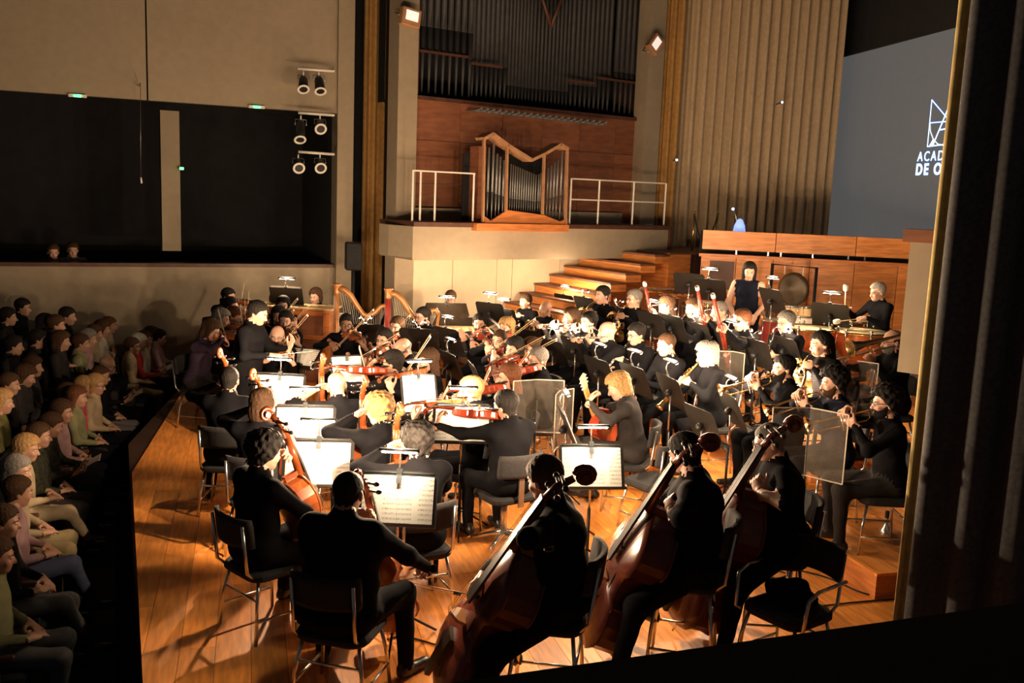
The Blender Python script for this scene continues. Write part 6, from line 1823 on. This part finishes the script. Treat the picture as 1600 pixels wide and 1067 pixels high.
def cymbal(px, py, r, label, base=.4, tilt=.25):
    h = 1.05; p = at(px, py, base + h); t = thing('cymbal', label, 'cymbal', Matrix.Translation((p.x, p.y, base)))
    mb = MB(); mb.lathe([(0, .03), (.03, .025), (.05, .010), (r, -.012), (r, -.015), (.05, .006), (0, .02)], 24, Matrix.Translation((0, 0, h)) @ Matrix.Rotation(tilt, 4, 'X')); mb.build('plate', 'brass', t)
    mb = MB(); mb.cyl((0, 0, .2), (0, 0, h + .08), .010, n=8); mb.build('pole', 'chrome', t)
    for i in range(3):
        a = i * 2.094; mb = MB(); mb.tube([(0, 0, .45), (.26 * math.cos(a), .26 * math.sin(a), .01)], .009, 6); mb.build('leg', 'chrome', t)
cymbal(1213, 462, .20, 'suspended brass cymbal on a chrome stand before the gong')
cymbal(1172, 476, .17, 'brass cymbal at the right end of the vibraphone', tilt=.1)
def small_drum(px, py, r, d, h, shell, label, base=.4, hoops='chrome'):
    p = at(px, py, base + h); t = thing('drum', label, 'drum', Matrix.Translation((p.x, p.y, base)))
    mb = MB(); mb.lathe([(r * .98, h - d), (r, h - d * .5), (r, h - .01)], 22); mb.build('shell', shell, t)
    mb = MB(); mb.lathe([(0, h), (r * .97, h)], 22); mb.build('drumhead', 'ivory', t)
    for z in (h, h - d):
        mb = MB(); mb.lathe([(r * .98, z - .02), (r * 1.04, z - .02), (r * 1.04, z + .008), (r * .98, z + .008)], 22); mb.build('hoop', hoops, t)
    for i in range(6):
        a = i * math.pi / 3; mb = MB(); mb.cyl((r * 1.04 * math.cos(a), r * 1.04 * math.sin(a), h), (r * 1.04 * math.cos(a), r * 1.04 * math.sin(a), h - d), .006, n=5); mb.build('lug', 'chrome', t)
    for i in range(3):
        a = i * 2.094 + .5; mb = MB(); mb.tube([(0, 0, h - d - .02), (0, 0, .3), (.22 * math.cos(a), .22 * math.sin(a), .01)], .010, 6); mb.build('leg', 'chrome', t)
small_drum(1238, 478, .115, .16, .95, 'pale_wood', 'left of two small orange bongo drums beside the gong')
small_drum(1259, 479, .125, .16, .95, 'pale_wood', 'right of two small orange bongo drums beside the gong')
small_drum(1255, 493, .18, .14, .82, 'white_paint', 'white snare drum below the bongos')
small_drum(1200, 498, .25, .42, .72, 'harp_red', 'dark red drum beside the vibraphone')
small_drum(1178, 486, .17, .20, .84, 'red_wood_flat', 'red drum with chrome fittings at the vibraphone')

# ================================================================ LOOSE THINGS ON THE STAGE
p = at(1232, 946, .46); AM = yaw((p.x, p.y, 0), (-.75, -.55))
place('armchair', AM, 'empty black chair with metal arms nearest the right curtain', 'chair', 'chairs of the orchestra')
p = at(1022, 748, .46); place('chair', yaw((p.x, p.y, 0), (-.6, .8)), 'empty black chair before the middle bass player', 'chair', 'chairs of the orchestra')
# jacket dropped on the empty chair
Gd = grid((-.22, -.2, -.06), (.22, .2, .14), .014)
dj = d_ell(Gd, (0, 0, -.02), (.17, .13, .055)); dj = smin(dj, d_cone(Gd, (-.12, .06, 0), .045, (.10, .09, .03), .04), .04); dj = smin(dj, d_cone(Gd, (.02, -.09, .02), .05, (.14, .02, .01), .035), .03)
dj = dj + .008 * np.sin(Gd[0] * 60) * np.sin(Gd[1] * 50 + 1)
v_, q_ = snet(dj, (-.22, -.2, -.06), .014)
jm = np_mesh('jacket', [(v_, q_, np.zeros(len(q_), int))], ['cloth_black']); jo = bpy.data.objects.new('jacket', jm); COL.objects.link(jo)
jo.matrix_world = AM @ Matrix.Translation((.02, -.06, .525)); tag(jo, 'crumpled black jacket lying on the empty chair', 'jacket')
p = at(1383, 836, .2); t = thing('trumpet_mute', 'shiny cone-shaped trumpet mute standing on the riser', 'mute', Matrix.Translation((p.x, p.y, .2)))
mb = MB(); mb.lathe([(0, .0), (.052, .0), (.056, .015), (.045, .05), (.022, .09), (.014, .15)], 16); mb.build('cone', 'silver', t)
mb = MB(); mb.lathe([(.016, .15), (.018, .19), (.016, .21), (0, .212)], 12); mb.build('cork_neck', 'black_rubber', t)
p = at(1189, 722, .0); t = thing('water_bottle', 'clear plastic water bottle on the floor by the right bass player', 'bottle', Matrix.Translation((p.x, p.y, 0)))
mb = MB(); mb.lathe([(0, 0), (.033, .0), (.033, .15), (.028, .17), (.013, .195), (.013, .205)], 14); mb.build('body', 'bottle_plastic', t)
mb = MB(); mb.lathe([(.0335, .06), (.0335, .12)], 14); mb.build('label_band', 'bottle_label', t)
mb = MB(); mb.lathe([(.015, .20), (.015, .22), (0, .22)], 10); mb.build('cap', 'ivory', t)
def cable(pts, label, z=.008):
    q = [at(x, y, 0) for x, y in pts]; q = [V((p.x, p.y, z)) for p in q]; sm = []
    for i in range(len(q) - 1):
        p0, p1, p2, p3 = q[max(i - 1, 0)], q[i], q[i + 1], q[min(i + 2, len(q) - 1)]
        for k in range(6):
            u = k / 6; sm.append(.5 * ((2 * p1) + (p2 - p0) * u + (2 * p0 - 5 * p1 + 4 * p2 - p3) * u * u + (3 * p1 - p0 - 3 * p2 + p3) * u ** 3))
    mb = MB(); mb.tube(sm + [q[-1]], .007, 6); tag(mb.build('cable', 'black_rubber'), label, 'cable')
cable([(1160, 878), (1195, 888), (1230, 898), (1212, 905), (1200, 896), (1230, 890), (1290, 903), (1340, 925), (1372, 934)], 'black cable looping on the floor under the bass players')
cable([(1270, 950), (1330, 943), (1400, 937)], 'black cable running straight to the right curtain')
cable([(605, 1000), (625, 996), (650, 1000), (690, 1012)], 'black cable on the floor behind the nearest cellist')
# flat stand base lying by the music shelf
p = at(1120, 770, .0); t = thing('tablet_tray', 'dark flat tray on the floor beside the middle bass player', 'tray', yaw((p.x, p.y, 0), (.5, .8)))
mb = MB(); mb.rbox((0, 0, .02), (.34, .24, .03), .02); mb.build('plate', 'desk_black', t)
mb = MB(); mb.box((0, .11, .045), (.30, .01, .02)); mb.build('rim', 'black_metal', t)
# ================================================================ THE AUDIENCE, in the dark hall left of the stage
AF = -0.95
t = thing('theatre_seat')
mb = MB(); mb.rbox((0, .02, .42), (.48, .46, .09), .06); mb.build('seat', 'black_cloth', t)
mb = MB(); mb.rbox((0, -.27, .70), (.48, .09, .56), .04); mb.build('backrest', 'black_cloth', t)
for s_ in (-1, 1):
    mb = MB(); mb.rbox((s_ * .265, -.04, .60), (.05, .44, .04), .02); mb.build('armrest', 'dark_wood', t)
    mb = MB(); mb.box((s_ * .265, -.08, .29), (.04, .34, .58)); mb.build('side_frame', 'black_metal', t)
remember('theatre_seat', t)
AUD = [  # back rows get darker cloth and hair, painting in the shade there
 # px, py, role, look, clothing words, where
 (207, 541, 'lap', lk(('short', 'brown'), shirt='beige', trousers='khaki'), 'a beige jacket', 'first in the far front row'),
 (217, 535, 'program', lk(('bob', 'white'), head='woman', shirt='red', trousers='black'), 'a red top', 'second in the far front row'),
 (226, 530, 'lap', lk(('short', 'brown'), shirt='white', trousers='black'), 'a white shirt', 'third in the far front row'),
 (237, 524, 'crossed', lk(('wavy', 'brown'), head='woman', shirt='cream', trousers='charcoal'), 'a cream blouse', 'fourth in the far front row'),
 (249, 527, 'program', lk(('short', 'black'), shirt='mauve', trousers='charcoal'), 'a mauve shirt', 'last in the far front row'),
 (127, 536, 'lap', lk(('short', 'brown'), shirt='sage', trousers='charcoal'), 'a sage green top', 'first in the far second row'),
 (138, 529, 'lap', lk(('bob', 'grey'), head='woman', shirt='mauve', trousers='black'), 'a mauve blouse', 'second in the far second row'),
 (148, 521, 'lap', lk(('short', 'brown'), shirt='beige', trousers='black'), 'a beige shirt', 'third in the far second row'),
 (160, 514, 'crossed', lk(('bob', 'brown'), head='woman', shirt='white', trousers='black'), 'a white blouse', 'fourth in the far second row'),
 (171, 508, 'lap', lk(('short', 'auburn'), shirt='cream', trousers='black'), 'a cream shirt', 'last in the far second row'),
 (168, 570, 'program', lk(('fringe', 'grey'), glasses=1, shirt='black', trousers='black', bulk=1.1), 'a black suit', 'ending the lit front row'),
 (158, 587, 'lap', lk(('short', 'brown'), glasses=1, shirt='black', trousers='grey'), 'a dark jacket', 'second in the lit front row'),
 (150, 601, 'lap', lk(('bob', 'blond'), head='woman', glasses=1, shirt='cream', trousers='black'), 'a cream cardigan', 'beside the pink blouse'),
 (132, 604, 'lap', lk(('long', 'blond'), head='woman', shirt='pink', trousers='black'), 'a bright pink patterned blouse', 'in the lit front row'),
 (121, 620, 'lap', lk(('long', 'auburn'), head='woman', shirt='sage', trousers='black'), 'a sage cardigan', 'in front of the pink blouse'),
 (106, 615, 'crossed', lk(('short', 'brown'), shirt='white', trousers='charcoal'), 'a white shirt', 'in the lit front row'),
 (97, 643, 'lap', lk(('bob', 'brown'), head='woman', shirt='mauve', trousers='black'), 'a mauve shirt', 'with folded hands in the front row'),
 (81, 664, 'program', lk(('short', 'brown'), shirt='black_floral', trousers='black'), 'a dark floral shirt', 'in the front row'),
 (62, 680, 'lap', lk(('bun', 'brown'), head='woman', shirt='black_floral', trousers='charcoal'), 'a dark flowered top', 'looking up in the front row'),
 (42, 701, 'lap2', lk(('wavy', 'blond'), head='woman', shirt='cream', trousers='beige'), 'cream clothes', 'in the front row near us'),
 (27, 735, 'lap', lk(('bob', 'grey'), head='woman', shirt='beige', trousers='khaki'), 'a beige coat', 'in the front row near us'),
 (28, 768, 'lap2', lk(('short', 'brown'), shirt='mauve', trousers='blue'), 'a mauve jacket and blue trousers', 'near the left edge'),
 (6, 815, 'lap2', lk(('short', 'brown'), shirt='black', trousers='grey'), 'black with grey trousers', 'with raised knees, left edge'),
 (-4, 868, 'lap', lk(('short', 'brown'), shirt='sage', trousers='grey'), 'a sage green jacket', 'nearest us, left edge'),
 (85, 555, 'program', lk(('short', 'brown'), shirt='white', trousers='black'), 'a white collar under black', 'in the second row'),
 (52, 573, 'lap', lk(('bob', 'brown'), head='woman', shirt='charcoal', trousers='black'), 'charcoal', 'resting one hand, second row'),
 (40, 588, 'program', lk(('wavy', 'brown'), head='woman', shirt='charcoal', trousers='black'), 'charcoal with a programme', 'second row'),
 (15, 600, 'lap', lk(('short', 'brown'), shirt='charcoal', trousers='black'), 'charcoal', 'second row at the left edge'),
 (3, 628, 'lap', lk(('bob', 'blond'), head='woman', shirt='olive', trousers='black'), 'olive green', 'at the left edge, second row'),
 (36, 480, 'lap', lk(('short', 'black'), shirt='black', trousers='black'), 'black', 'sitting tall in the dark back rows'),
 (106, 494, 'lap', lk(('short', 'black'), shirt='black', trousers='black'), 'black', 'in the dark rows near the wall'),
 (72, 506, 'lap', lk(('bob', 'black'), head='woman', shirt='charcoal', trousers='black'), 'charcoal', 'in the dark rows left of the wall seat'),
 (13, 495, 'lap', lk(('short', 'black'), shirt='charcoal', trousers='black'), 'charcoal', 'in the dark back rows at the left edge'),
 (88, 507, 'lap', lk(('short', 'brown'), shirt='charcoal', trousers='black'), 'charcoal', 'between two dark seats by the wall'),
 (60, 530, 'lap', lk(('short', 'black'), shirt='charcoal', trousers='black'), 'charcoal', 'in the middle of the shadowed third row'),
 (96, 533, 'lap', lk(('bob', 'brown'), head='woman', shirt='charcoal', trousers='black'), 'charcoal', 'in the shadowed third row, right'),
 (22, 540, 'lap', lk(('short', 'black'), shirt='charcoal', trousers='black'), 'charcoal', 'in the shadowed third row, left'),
]
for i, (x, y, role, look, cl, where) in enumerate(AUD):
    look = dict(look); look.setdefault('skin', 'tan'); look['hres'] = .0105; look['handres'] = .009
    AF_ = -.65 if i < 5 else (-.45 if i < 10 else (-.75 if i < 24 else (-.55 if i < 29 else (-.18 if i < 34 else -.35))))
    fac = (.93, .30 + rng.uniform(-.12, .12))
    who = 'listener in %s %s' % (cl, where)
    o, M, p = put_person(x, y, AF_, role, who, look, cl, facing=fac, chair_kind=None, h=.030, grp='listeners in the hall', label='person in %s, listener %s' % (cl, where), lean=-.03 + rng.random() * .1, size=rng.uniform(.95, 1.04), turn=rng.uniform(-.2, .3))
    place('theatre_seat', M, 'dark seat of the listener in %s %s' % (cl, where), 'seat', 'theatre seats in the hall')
# faint watchers in the dark boxes
for i, (x, y) in enumerate(((82, 392), (112, 389))):
    base = LW.hit(x, y, -.9).z - 1.19
    p = LW.hit(x, y, -.9); po = pose_for('lap'); M = yaw((p.x, p.y, base), (.5, -.8))
    o, J = make_person('person', M, po, dict(hair=('short', 'brown'), shirt='grey', hres=.0105, handres=.009), .03)
    tag(o, 'person in grey sitting in the dark box, ' + ('left one' if i == 0 else 'right one'), 'person', 'watchers in the dark box')
    place('theatre_seat', M, 'dark seat in the box under the ' + ('left' if i == 0 else 'right') + ' watcher', 'seat', 'theatre seats in the hall')
drop_unused()
